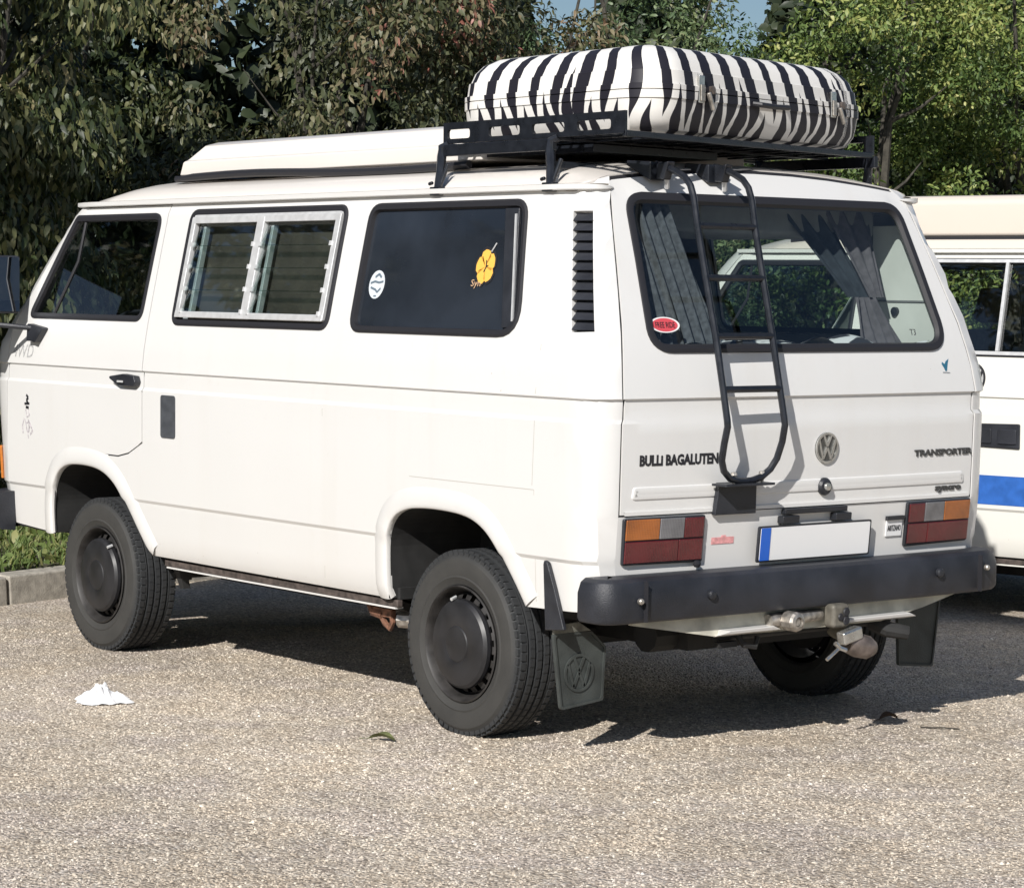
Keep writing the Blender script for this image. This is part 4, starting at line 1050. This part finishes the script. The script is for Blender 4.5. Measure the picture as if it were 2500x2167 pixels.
for x in (-.36, .245, .595): rk(MB().box((x-.012,-.735,1.992),(x+.012,.735,2.004)), 'cross_beam', bevel=.002)
for x in np.arange(-.30,.60,.062): rk(MB().box((x-.006,-.735,2.004),(x+.006,.735,2.010)), 'floor_wire', smooth=False)
for y in np.arange(-.66,.70,.12): rk(MB().box((-.36,y-.005,1.997),(.60,y+.005,2.003)), 'floor_wire', smooth=False)
rk(MB().box((.592,-.74,1.992),(.604,.74,2.012)), 'rear_rail', bevel=.003)
rk(MB().box((-.372,-.60,1.960),(.30,.05,1.985)), 'lower_tray', smooth=False)
rk(MB().box((.238,-.76,1.900),(.252,.76,1.925)), 'tie_bar', bevel=.003)

# ------------------------------------------------------------------ zebra case
cx, cy, hx, hy, rc = .03, .050, .545, .668, .17
case = empty('roof_case', (cx, cy, 2.015), label='zebra striped hard case lying on the black roof rack', category='case')
def footprint(inset, n=26):
    pts = []; r_ = max(.03, rc-inset*.6); a, b = hx-inset, hy-inset
    for qx, qy, a0 in ((1,1,0),(-1,1,90),(-1,-1,180),(1,-1,270)):
        m_ = n
        for k in range(m_+1):
            t = R(a0+90*k/m_); pts.append((qx*(a-r_)+r_*math.cos(t), qy*(b-r_)+r_*math.sin(t)))
    res = resample(pts, .03); return pts
def shell(prof, name, close_top):
    """prof [(inset,z,t)]"""
    base = footprint(0); segs = []
    # dense perimeter param from the outer footprint
    dens = resample(base, .02); N_ = len(dens)
    P0 = np.array(dens); d = np.r_[0, np.cumsum(np.hypot(*np.diff(np.r_[P0, P0[:1]], axis=0).T))]
    vs = []; st = []; fs = []
    for inset, z, t in prof:
        q = np.array(footprint(inset))
        # match angle-wise by same parametrisation: scale each outer point to the inset footprint
        r_in = max(.03, rc-inset*.6); a, b = hx-inset, hy-inset
        for (x, y), s_ in zip(dens, d):
            kx = max(-(hx-rc), min(hx-rc, x)); ky = max(-(hy-rc), min(hy-rc, y))
            dx, dy = x-kx, y-ky; L = math.hypot(dx, dy) or 1
            X = kx*(a-r_in)/(hx-rc) + dx/L*r_in; Y = ky*(b-r_in)/(hy-rc) + dy/L*r_in
            vs.append((X-.233*(Y+.62), Y, z)); st.append((s_, t, 0))
    m_ = len(prof)
    for i in range(m_-1):
        for k in range(N_): k2 = (k+1) % N_; fs.append((i*N_+k, i*N_+k2, (i+1)*N_+k2, (i+1)*N_+k))
    if close_top:
        vs.append((-.145,0,prof[-1][1]+.006)); st.append((0,1.2,0)); c_ = len(vs)-1; fs += [((m_-1)*N_+k, (m_-1)*N_+(k+1) % N_, c_) for k in range(N_)]
    else:
        vs.append((-.145,0,prof[0][1])); st.append((0,0,0)); c_ = len(vs)-1; fs += [((k+1) % N_, k, c_) for k in range(N_)]
    me = bpy.data.meshes.new(name); me.from_pydata(vs, [], fs); me.materials.append(M['zebra'])
    at = me.attributes.new('st', 'FLOAT_VECTOR', 'POINT'); at.data.foreach_set('vector', np.array(st, np.float32).ravel())
    finish(me, True, 40); return link(bpy.data.objects.new(name, me), case)
shell([(.09,.0,.0),(.035,.012,.06),(.012,.045,.18),(.004,.080,.30),(.0,.112,.40),(-.004,.113,.41),(-.004,.138,.47),(.002,.140,.48)], 'lower_shell', False)
shell([(.002,.141,.48),(-.004,.142,.485),(-.004,.158,.52),(.004,.160,.53),(.010,.205,.64),(.016,.207,.65),(.030,.240,.74),(.058,.268,.83),(.10,.288,.90),(.17,.300,.96),(.28,.306,1.05),(.40,.308,1.1)], 'upper_shell', True)
def cs(mb): mb.v = [(v[0]-.233*(v[1]+.62), v[1], v[2]) for v in mb.v]; return mb
for yy in (-.40,.395):
    la = cs(MB().box((hx-.006,yy-.016,.105),(hx+.006,yy+.016,.195))).build('latch', M['chrome'], case, bevel=.003)
    cs(MB().box((hx+.006,yy-.011,.110),(hx+.013,yy+.012,.165)).tube([(hx+.014,yy+.028,.140),(hx+.016,yy+.055,.085)], .010, 6)).build('latch_lever', M['steel'], la, bevel=.003)
    cs(MB().lathe([(.014,hx-.002),(.014,hx+.014),(.0005,hx+.016)], 12, 'x', (0,yy+.055,.150))).build('latch_lock', M['brownsteel'], la)
cs(MB().tube([(hx+.002,-.10,.122),(hx+.028,-.085,.118),(hx+.030,.0,.116),(hx+.030,.08,.118),(hx+.002,.10,.122)], .009, 8)).build('carry_handle', M['decalblack'], case)
# ------------------------------------------------------------------ curtains and cloth in the rear window of the own van
def curtain(name, y0, y1, y0b, y1b, zt, zb_, xt, xb, folds, m, amp=.018, parent=van, waist=None):
    mb = MB(); nu, nv = 60, 14; vs = []; fs = []
    for j in range(nv+1):
        t = j/nv; a = y0+(y0b-y0)*t; b = y1+(y1b-y1)*t
        if waist: c_ = (a+b)/2; k = 1-waist*math.exp(-((t-.55)/.18)**2); a = c_+(a-c_)*k; b = c_+(b-c_)*k
        for i in range(nu+1):
            s = i/nu; vs.append((xt+(xb-xt)*t + amp*math.sin(s*folds*2*math.pi+.8*math.sin(3*t+s*4)), a+(b-a)*s, zt+(zb_-zt)*t))
    for j in range(nv):
        for i in range(nu): q = j*(nu+1)+i; fs.append((q,q+1,q+nu+2,q+nu+1))
    return mb.add(vs, fs).build(name, m, parent, ang=80)
curtain('curtain', -.71, -.41, -.72, -.325, 1.82, 1.30, .43, .63, 8, M['curtain'])
curtain('curtain', .19, .42, .43, .55, 1.80, 1.49, .33, .44, 3, M['curtain2'], .012)
curtain('curtain', .40, .63, .53, .60, 1.80, 1.49, .34, .45, 3, M['curtain3'], .010)
curtain('curtain', .46, .57, .42, .64, 1.49, 1.31, .45, .52, 4, M['curtain3'], .012)
MB().box((.05,-.60,1.76),(.10,.60,1.80)).build('curtain_rail', M['lining'], van, smooth=False)
MB().box((-.45,-.70,1.70),(.35,.66,1.82)).build('ceiling_locker', M['lining'], van, bevel=.02)
wp = MB(); wp.prism([(.30,1.20),(.655,1.20),(.640,1.31),(.46,1.745),(.30,1.745)], .012, lambda u, z, h: Vector((u, .700+h, z))); wpo = wp.build('wall_trim', M['lightlining'], van, smooth=False)
MB().box((.305,.694,1.474),(.562,.6995,1.480)).build('trim_seam', M['lining'], wpo, smooth=False)
MB().lathe([(.016,.0),(.016,-.012),(.0005,-.016)], 12, 'y', (.42,.700,1.44)).build('trim_knob', M['plastic'], wpo)
vs = []; fs = []; nx_, ny_ = 20, 60
for i in range(nx_+1):
    for j in range(ny_+1):
        x = .20+.46*i/nx_; y = -.62+1.24*j/ny_; hump = .028*math.sin(y*9+1)*math.sin(x*11)+.02*math.sin(y*23+x*9)
        vs.append((x, y, 1.322+hump*.8-.05*(1-i/nx_)*0))
for i in range(nx_):
    for j in range(ny_): q = i*(ny_+1)+j; fs.append((q,q+1,q+ny_+2,q+ny_+1))
MB().add(vs, fs).build('spotted_blanket', M['spots'], van, ang=80)

# ------------------------------------------------------------------ neighbour van
v2 = empty('camper_van', (0.02, 4.17, 0), (0, 0, R(12.5)), label='older white camper van with cream high roof and blue side stripe, parked on the right', category='van')
lift = empty('chassis', (0, 0, -.13), (0, R(1.0), 0))
before = set(bpy.data.objects)
gate2 = build_van(v2, False, M['paint2'], M['cream'])
for o in [o for o in v2.children]: o.location.z += -.13
for (x, r_) in ((-2.461, .2), (0, 2.3)):
    wheel(v2, x, -.785, -1, rot=r_); wheel(v2, x, .785, 1, rot=r_)
bpy.data.objects.remove(lift)
def low(o): o.location.z -= .13; return o
def v2p(mb, nm, mm, par=None, **k):
    o = mb.build(nm, mm, par or v2, **k)
    if par is None: low(o)
    return o
rings_ = [pring(-2.62,.30,.700,1.905), pring(-2.62,.30,.705,1.985), pring(-2.60,.30,.70,2.07), pring(-2.55,.28,.66,2.10)]
vs = [p for r_ in rings_ for p in r_]; fs = [(3,2,1,0)]
for i in range(len(rings_)-1):
    for k in range(4): k2 = (k+1) % 4; fs.append((i*4+k,i*4+k2,(i+1)*4+k2,(i+1)*4+k))
fs.append(tuple(range(len(rings_)*4-4, len(rings_)*4)))
v2p(MB().add(vs, fs), 'high_roof', M['cream'], bevel=.02, seg=3)
v2p(MB().box((-2.63,-.715,1.872),(.31,.715,1.905)), 'roof_seal', M['rubber'], bevel=.005)
v2p(MB().box((-2.66,-.73,1.850),(.33,.73,1.871)), 'roof_flange', M['paint2'], bevel=.004)
sp_ = MB(); n_ = 40
for i in range(n_):
    a, b = -2.05+2.55*i/n_, -2.05+2.55*(i+1)/n_
    if b < -.0 or True:
        sp_.add([side_fn(a,.775+(-.03 if False else 0),.0012), side_fn(b,.775,.0012), side_fn(b,.775+.0,.0012), side_fn(a,.775,.0012)], [])
lo_, hi_ = .668, .803
poly = [(-1.98,lo_),(-.46,lo_),(-.46,hi_),(-1.98,hi_)]
sp_ = MB().prism(poly, .001, lambda u, z, h: side_fn(u, z, h+.0008)); v2p(sp_, 'blue_stripe', M['stripe'], smooth=False)
hb = MB(); hb.prism(rounded([(-1.475,.935),(-1.225,.930),(-1.225,1.045),(-1.475,1.040)], .008), .010, lambda u, z, h: side_fn(u, z, h+.001)); ho = v2p(hb, 'hookup_hatch', M['plastic'], bevel=.004)
for a in (-1.462, -1.335):
    MB().prism(rounded([(a,.950),(a+.095,.950),(a+.095,1.018),(a,1.018)], .008), .006, lambda u, z, h: side_fn(u, z, h+.0115)).build('hatch_cover', M['bumper'], ho, bevel=.003)
emblem('round_badge', v2, lambda u, v, h: side_fn(u, v, h) + Vector((0,0,-.13)), -1.49, 1.245, .075, M['decalgrey'], M['decalblack'], .004)

# ------------------------------------------------------------------ ground, kerb, verge
def plane(name, pts, m, z=0, kind='structure'):
    me = bpy.data.meshes.new(name); me.from_pydata([(x, y, z) for x, y in pts], [], [tuple(range(len(pts)))]); me.materials.append(m)
    return link(bpy.data.objects.new(name, me), None, kind=kind)
plane('ground', [(-150,-150),(150,-150),(150,150),(-150,150)], M['ground'])
# verge frame: kerb runs along K through K0, verge lies to its left
K0 = Vector((-4.06, -.50)); KD = Vector((-.29, .957)).normalized(); KN = Vector((-KD.y, KD.x)); KN = KN if KN.x < 0 else -KN
def kv(s, t, z=0): p = K0 + KD*s + KN*t; return Vector((p.x, p.y, z))
vs = []; fs = []; ns, ntt = 110, 16
def verge_z(s, t): return .135 + .10*min(1, t/1.6) + .035*math.sin(s*1.7+t*2) * min(1, t) + .02*math.sin(s*5.1+t*3)*min(1, t)
for i in range(ns+1):
    for j in range(ntt+1):
        s = -9+62*i/ns; t = .12+(12*(j/ntt)**1.5); vs.append(kv(s, t, verge_z(s, t) if j else .10))
for i in range(ns):
    for j in range(ntt): q = i*(ntt+1)+j; fs.append((q,q+1,q+ntt+2,q+ntt+1))
MB().add(vs, fs).build('grass_verge', M['soil'], None, kind='structure')
s = -8.0; 
kerb = empty('kerb', tuple(kv(0,0)), kind='structure')
proto = None
while s < 40:
    mb = MB(); L = .985
    if proto is None:
        mb.hexa([Vector(p) for p in ((0,0,-.05),(L,0,-.05),(L,.13,-.05),(0,.13,-.05),(0,.012,.135),(L,.012,.135),(L,.13,.14),(0,.13,.14))])
        proto = mb.build('kerb_stone', M['kerb'], kerb, bevel=.012, seg=2); o = proto
    else: o = proto.copy(); link(o); o.parent = kerb
    v_ = kv(s, 0) - kv(0,0); o.location = (v_.x, v_.y, random.uniform(-.004,.004)); o.rotation_euler = (0, 0, math.atan2(KD.y, KD.x) + random.uniform(-.004,.004))
    s += 1.0

# grass blades
def blades(name, n, gen, m, wd=(.004,.009), hh=(.03,.085), **props):
    base = gen(n); n = len(base); ang = rng.uniform(0, 2*np.pi, n); h_ = rng.uniform(*hh, n); w_ = rng.uniform(*wd, n)
    lean = rng.normal(0, .45, (n, 2))*h_[:, None]
    d = np.c_[np.cos(ang), np.sin(ang), np.zeros(n)]*w_[:, None]
    mid = base + np.c_[lean*.35, h_*.6]; tip = base + np.c_[lean, h_]
    V = np.stack([base-d, base+d, mid+d*.8, mid-d*.8, tip], 1).reshape(-1, 3)
    i = np.arange(n)*5
    F = np.stack([np.c_[i,i+1,i+2], np.c_[i,i+2,i+3], np.c_[i+3,i+2,i+4]], 1).reshape(-1, 3)
    return raw(name, V, F, m, np.repeat(rng.uniform(0,1,n), 3), **props)
def raw(name, V, F, m, tint=None, parent=None, **props):
    me = bpy.data.meshes.new(name); nv, nf = len(V), len(F); k = F.shape[1]
    me.vertices.add(nv); me.vertices.foreach_set('co', V.astype(np.float32).ravel())
    me.loops.add(nf*k); me.loops.foreach_set('vertex_index', F.astype(np.int32).ravel())
    me.polygons.add(nf); me.polygons.foreach_set('loop_start', (np.arange(nf)*k).astype(np.int32))
    me.update(calc_edges=True); me.materials.append(m)
    if tint is not None:
        at = me.attributes.new('tint', 'FLOAT', 'FACE'); at.data.foreach_set('value', tint.astype(np.float32))
    return link(bpy.data.objects.new(name, me), parent, **props)
def gv(n):
    s = rng.uniform(-3, 8, n); t = .14+2.6*rng.uniform(0,1,n)**1.2
    p = np.array([K0.x, K0.y]) + np.outer(s, [KD.x, KD.y]) + np.outer(t, [KN.x, KN.y])
    z = np.array([verge_z(a, b) for a, b in zip(s, t)])-.01
    return np.c_[p, z]
blades('grass', 26000, gv, M['grass'], kind='stuff')
def weeds(n):
    c_ = gv(n); return c_
# broad weed leaves low in the grass
def leafset(pos, nrmv, axis, L, W_, tint, name, m, parent=None, fold=.18, bend=.2, **props):
    n = len(pos); side = np.cross(axis, nrmv); side /= np.linalg.norm(side, axis=1)[:, None]+1e-9
    up = np.cross(side, axis); L = L[:, None]; W2 = W_[:, None]/2
    b = pos; t = pos+axis*L-up*L*bend*1.3
    c1 = pos+axis*L*.28-up*L*bend*.05; c2 = pos+axis*L*.68-up*L*bend*.5
    V = np.stack([b, c1+side*W2*.92+up*W2*fold, c2+side*W2*.82+up*W2*fold, t, c2-side*W2*.82+up*W2*fold, c1-side*W2*.92+up*W2*fold, c2-up*W2*.15], 1).reshape(-1, 3)
    i = np.arange(n)*7
    F = np.stack([np.c_[i,i+1,i+5], np.c_[i+1,i+6,i+5], np.c_[i+1,i+2,i+6], np.c_[i+5,i+6,i+4], np.c_[i+2,i+3,i+6], np.c_[i+6,i+3,i+4]], 1).reshape(-1, 3)
    return raw(name, V, F, m, np.repeat(tint, 6), parent, **props)
def unit(v): return v/(np.linalg.norm(v, axis=1)[:, None]+1e-9)
p = gv(5000); ax = unit(np.c_[rng.normal(0,1,(5000,2)), rng.uniform(.2,1,5000)])
leafset(p+np.array([0,0,.02]), unit(rng.normal(0,1,(5000,3))+np.array([0,0,2])), ax, rng.uniform(.04,.09,5000), rng.uniform(.02,.045,5000), rng.uniform(.2,.9,5000), 'verge_weeds', M['grass'], kind='stuff')

# loose chips over the surfacing
def chips(n):
    cam_p = np.array([6.8563,-6.0851]); fwd = np.array([-.787,.617]); rt = np.array([.617,.787])
    d = 4.3+(11.5-4.3)*rng.uniform(0,1,n)**1.15; l = rng.uniform(-.24,.24,n)*d
    p = cam_p+np.outer(d, fwd)+l[:, None]*rt; return p
n = 110000; p = chips(n); sz = rng.uniform(.0022,.0052,n)*(1+.6*(rng.uniform(0,1,n) > .93))
oc = np.array([[1,0,0],[0,1,0],[-1,0,0],[0,-1,0],[0,0,1],[.55,.55,.75]])
ang = rng.uniform(0,2*np.pi,n); ca, sa = np.cos(ang), np.sin(ang)
sc = np.c_[sz*rng.uniform(.8,1.5,n), sz*rng.uniform(.6,1.1,n), sz*rng.uniform(.5,.95,n)]
Q = oc[None]*sc[:, None]; Q = Q + rng.normal(0,.12,Q.shape)*sz[:, None, None]
V = np.stack([Q[..., 0]*ca[:, None]-Q[..., 1]*sa[:, None]+p[:, 0, None], Q[..., 0]*sa[:, None]+Q[..., 1]*ca[:, None]+p[:, 1, None], Q[..., 2]+.0005], -1).reshape(-1, 3)
i = np.arange(n)*6
F = np.stack([np.c_[i,i+1,i+5], np.c_[i+1,i+4,i+5], np.c_[i,i+5,i+4], np.c_[i+1,i+2,i+4], np.c_[i+2,i+3,i+4], np.c_[i+3,i,i+4]], 1).reshape(-1, 3)
raw('gravel', V, F, M['chips'], np.repeat(np.clip(rng.beta(2,2.2,n),0,1), 6), kind='stuff')

# ------------------------------------------------------------------ litter
def tissue():
    mb = MB(); n_, m_ = 40, 14; vs = []; fs = []
    from mathutils import noise as mn
    vs.append((0,0,.045))
    for j in range(1, m_+1):
        r_ = j/m_
        for k in range(n_):
            a = 2*math.pi*k/n_; cr = 1+.16*math.sin(3*a+1)+.10*math.sin(7*a+2)
            x = .125*r_*cr*math.cos(a); y = .072*r_*cr*math.sin(a)
            q = Vector((x*16, y*16, 3.1)); f_ = abs(mn.noise(q))+.5*abs(mn.noise(q*2.3))
            z = .004+(.030+.075*f_)*(1-r_**3)+(.030*math.exp(-((x+.01)/.03)**2-((y)/.03)**2))
            if r_ > .95: z = .003+.012*f_
            vs.append((x,y,z))
    for k in range(n_): fs.append((0,1+k,1+(k+1) % n_))
    for j in range(m_-1):
        for k in range(n_): a = 1+j*n_; fs.append((a+k,a+n_+k,a+n_+(k+1) % n_,a+(k+1) % n_))
    return mb.add(vs, fs)
t = tissue().build('crumpled_tissue', M['paper'], None, smooth=True, ang=25, label='crumpled white tissue lying on the gravel left of the rear wheel', category='tissue')
t.scale = (.8,.85,.8); t.location = (-1.31,-1.55,.0); t.rotation_euler = (0,0,R(50))
def litter(name, loc, rot, L, W_, mt, label, cat):
    mb = MB(); n_ = 6
    for s in (-1, 1):
        vs = []; 
        for k in range(n_+1):
            u = k/n_; vs.append((u*L, 0, .006+.012*math.sin(u*3))); vs.append((u*L, s*W_*math.sin(math.pi*min(1,u*1.02+.02)), .012+.020*math.sin(u*3)))
        mb.add(vs, [(2*k,2*k+2,2*k+3,2*k+1) for k in range(n_)])
    mb.tube([(-L*.4,0,.004),(0,0,.008)], .0015, 5)
    o = mb.build(name, mt, None, label=label, category=cat); o.location = loc; o.rotation_euler = (0,0,rot); return o
M['dryleaf'] = simple('dry leaf', (.10, .11, .04, 1), .8, noise=.3, nscale=60)
M['brownleaf'] = simple('brown leaf', (.10, .06, .035, 1), .8, noise=.3, nscale=60)
litter('fallen_leaf', (-.14,-1.19,0), .4, .10, .022, M['dryleaf'], 'curled green leaf on the gravel in front of the left rear wheel', 'leaf')
litter('fallen_leaf', (.56,.51,0), 1.2, .07, .02, M['brownleaf'], 'dark dry leaf on the gravel at the edge of the van shadow', 'leaf')
tw = MB().tube([(0,0,.006),(.03,.03,.004),(.06,.04,.008),(.10,.09,.004)], .0025, 5).build('fallen_twig', M['bark'], None, label='thin brown twig on the sunny gravel behind the van', category='twig'); tw.location = (.745,.52,0)

# ------------------------------------------------------------------ shrubs and trees behind
def leaf_mat(name, stops): return tinted(name, stops, .5, .15)
M['leafdark'] = leaf_mat('olive drooping leaves', [(0,(.010,.018,.008,1)),(.45,(.055,.075,.026,1)),(.8,(.155,.155,.068,1)),(1,(.27,.23,.12,1))])
M['leafbrown'] = leaf_mat('brownish leaves', [(0,(.02,.03,.014,1)),(.45,(.10,.11,.05,1)),(.78,(.22,.185,.11,1)),(.93,(.25,.15,.10,1)),(1,(.32,.13,.10,1))])
M['leafgreen'] = leaf_mat('bright green leaves', [(0,(.03,.06,.018,1)),(.5,(.125,.185,.05,1)),(.85,(.27,.31,.09,1)),(1,(.38,.38,.13,1))])
M['leafblue'] = leaf_mat('grey green leaves', [(0,(.04,.075,.035,1)),(.5,(.10,.15,.065,1)),(.9,(.19,.24,.11,1)),(1,(.28,.28,.15,1))])

M['leafwood'] = leaf_mat('wood leaves in painted shade', [(0,(.015,.025,.012,1)),(1,(.045,.06,.025,1))])  # leaves darkened in colour to stand for deep shade

def shrub(name, label, cat, s0, t0, rs, rt_, ztop, nleaf, L, W_, m, droop, clumps, group=None, hole=None, nobj=0, stems=5, dens_floor=.3):
    base = kv(s0, t0, verge_z(s0, t0)-.03); e = empty(name, tuple(base), label=label, category=cat)
    if group: e['group'] = group
    rr = np.random.default_rng(int(abs(s0)*1000)+11)
    for k in range(stems):
        a = rr.uniform(0, 6.28); q = [Vector((0,0,0)) + Vector((math.cos(a)*.12, math.sin(a)*.12, 0))]; lean = Vector((math.cos(a), math.sin(a), 0))*rr.uniform(.15,.42)
        H = ztop*rr.uniform(.65,.88); r0 = rr.uniform(.03,.06)*(ztop/4)
        for j in range(1, 7): q.append(q[0] + lean*H*(j/6)**1.2*.5 + Vector((rr.normal(0,.05), rr.normal(0,.05), H*j/6)))
        st = MB().tube(q, [r0*(1-.13*j) for j in range(7)], 7)
        for _ in range(4):
            j = rr.integers(2, 6); d = Vector((rr.normal(0,.35), rr.normal(0,.35), rr.uniform(.2,.6))); st.tube([q[j], q[j]+d*.5, q[j]+d*.9+Vector((0,0,.08))], [r0*.35, r0*.22, r0*.08], 5)
        st.build('stem', M['bark'], e)
    # clump centres on an egg-shaped shell and inside
    C_ = []
    while len(C_) < clumps:
        u = rr.uniform(-1,1); v = rr.uniform(-1,1); z = rr.uniform(.06,1)
        prof = (1-abs(z-.45)**2.6*2.1); prof = max(.25, prof) if z < .6 else max(.12, prof)
        d_ = math.hypot(u, v)
        if d_ > prof: continue
        if d_ < prof*.45 and rr.uniform() < .75 and z < .9: continue
        if v > .35 and rr.uniform() < .6: continue
        if hole and any(abs(u*rs+s0-1.5*v*rt_-hs) < hw and abs(z*ztop-hz) < hh_ for hs, hz, hw, hh_ in hole): continue
        C_.append((u*rs, v*rt_, z*ztop, rr.uniform(.16,.36)))
    C_ = np.array(C_); k = rr.choice(len(C_), nleaf, p=(C_[:, 3]**2)/np.sum(C_[:, 3]**2)); 
    g = rr.normal(0,1,(nleaf,3)); g = unit(g)*(rr.uniform(0,1,nleaf)**.30)[:, None]
    rad = C_[k, 3][:, None]; loc = g*rad*np.array([1,1,.85])
    S = C_[k, 0]+loc[:, 0]; T = C_[k, 1]+loc[:, 1]; Z = C_[k, 2]+loc[:, 2]
    keepz = Z > .03
    xy = np.outer(S, [KD.x, KD.y])+np.outer(T, [KN.x, KN.y])*1.0
    P = np.c_[xy, Z]
    outw = unit(np.c_[np.outer(g[:, 0], [KD.x, KD.y])+np.outer(g[:, 1], [KN.x, KN.y]), g[:, 2]])
    axis = unit(outw*.55+rr.normal(0,.55,(nleaf,3))+np.array([0,0,-droop])); nv = unit(outw+rr.normal(0,.5,(nleaf,3))+np.array([0,0,.6])-axis*0)
    tb = rr.uniform(0,1,len(C_)); tint = np.clip((.55*tb[k]+.45*rr.uniform(0,1,nleaf))*1.12, 0, 1)**1.35  # tints skewed dark to stand for shade within the foliage
    LL = L*rr.uniform(.6,1.25,nleaf); WW_ = W_*rr.uniform(.7,1.2,nleaf)
    P, nv, axis, LL, WW_, tint = [a[keepz] for a in (P, nv, axis, LL, WW_, tint)]
    # leaves nearest the camera side that one can pick apart, as objects sharing one mesh
    if nobj:
        tt = (P[:, 0]*KN.x+P[:, 1]*KN.y)
        cand = np.where((P[:, 2] > 1.0))[0]; order = cand[np.argsort(tt[cand])][:nobj*3]; order = rr.choice(order, min(nobj, len(order)), replace=False)
        proto = leafset(np.zeros((1,3)), np.array([[0,0,1.]]), np.array([[1.,0,0]]), np.array([L]), np.array([W_]), np.array([.75]), 'leaf', m, e)
        first = True
        for q in order:
            o = proto if first else proto.copy()
            if not first: link(o, e)
            first = False
            x_ = Vector(axis[q]); s_ = x_.cross(Vector(nv[q])).normalized(); u_ = s_.cross(x_)
            mt = Matrix((x_, -s_ if False else s_, u_)).transposed().to_4x4() if False else Matrix(((x_.x, u_.cross(x_).x, u_.x, 0),(x_.y, u_.cross(x_).y, u_.y, 0),(x_.z, u_.cross(x_).z, u_.z, 0),(0,0,0,1)))
            f_ = LL[q]/L; o.matrix_local = Matrix.Translation(Vector(P[q])) @ mt @ Matrix.Scale(f_, 4)
        kk = np.ones(len(P), bool); kk[order] = False
        P, nv, axis, LL, WW_, tint = [a[kk] for a in (P, nv, axis, LL, WW_, tint)]
    leafset(P, nv, axis, LL, WW_, tint, 'foliage', m, e, kind='stuff')
    return e
G = 'shrubs and trees along the far edge of the car park'
shrub('tall_shrub', 'dark shrub with long drooping leaves at the left edge', 'shrub', 1.6, 2.4, 1.35, 1.0, 4.4, 20000, .085, .030, M['leafdark'], 1.3, 85, G, nobj=280)
shrub('tall_shrub', 'dark olive shrub rising behind the front of the white camper', 'shrub', 4.6, 4.9, 1.7, 1.1, 4.9, 14000, .085, .031, M['leafdark'], 1.0, 60, G, nobj=200)
shrub('tall_shrub', 'brownish shrub with reddish leaves above the lifting roof', 'shrub', 6.0, 2.9, 1.75, 1.2, 4.5, 32000, .072, .028, M['leafbrown'], .8, 150, G, nobj=280, hole=[(4.8,3.9,.35,.7)])
shrub('tall_shrub', 'grey brown thinning shrub directly left of the zebra case', 'shrub', 8.5, 3.1, 1.35, 1.2, 4.3, 24000, .066, .026, M['leafbrown'], .6, 120, G, nobj=200, hole=[(9.2,4.5,.85,1.05)])
shrub('small_tree', 'grey green loose tree behind the zebra case with sky showing through', 'tree', 11.0, 3.6, 1.9, 1.2, 5.0, 26000, .064, .025, M['leafblue'], .2, 120, G, hole=[(9.9,4.5,.85,1.0),(12.9,4.9,.8,1.0)])
shrub('small_tree', 'green tree behind the right end of the zebra case', 'tree', 14.2, 3.2, 2.0, 1.4, 6.0, 38000, .068, .029, M['leafgreen'], .2, 150, G, hole=[(12.3,4.9,.8,1.2)])
shrub('small_tree', 'bright yellow green bushy tree above the second van roof', 'tree', 17.2, 2.6, 2.2, 1.4, 6.2, 38000, .074, .032, M['leafgreen'], .2, 160, G, nobj=200)
shrub('small_tree', 'green tree at the right edge of the photo', 'tree', 20.6, 3.0, 2.2, 1.4, 6.4, 30000, .074, .032, M['leafgreen'], .2, 140, G)
shrub('added_shade_tree', 'unseen broad tree added left of the parked vans to shade the shrubs', 'tree', -3.6, 2.4, 3.0, 2.4, 7.6, 40000, .105, .040, M['leafdark'], .6, 170, G)  # out of view, added to throw shade on the left shrubs
# the wood further back, one mass with deep shade put into its leaf colour
nw = 150000; r2 = np.random.default_rng(5)
S = r2.uniform(-9, 52, nw); top = 4.6 + .5*np.sin(S*.9+1) + .3*np.sin(S*2.3) + np.clip(S-11, 0, 12)*.2
T = r2.uniform(6.0, 8.2, nw)
for hs, hw, dp in ((9.3,.35,1.1),(15.0,.8,2.4),(18.8,1.0,2.8)): top = top - dp*np.exp(-((S-1.5*(T-7)-hs)/hw)**4)
Z = top*r2.uniform(0.05,1,nw)**.8
P = np.c_[np.array([K0.x,K0.y])+np.outer(S,[KD.x,KD.y])+np.outer(T,[KN.x,KN.y]), Z]
leafset(P, unit(r2.normal(0,.6,(nw,3))+np.array([.7,-.5,.6])), unit(r2.normal(0,1,(nw,3))+np.array([0,0,-.4])), r2.uniform(.13,.26,nw), r2.uniform(.07,.13,nw), r2.uniform(0,1,nw), 'woodland', M['leafwood'], kind='stuff')
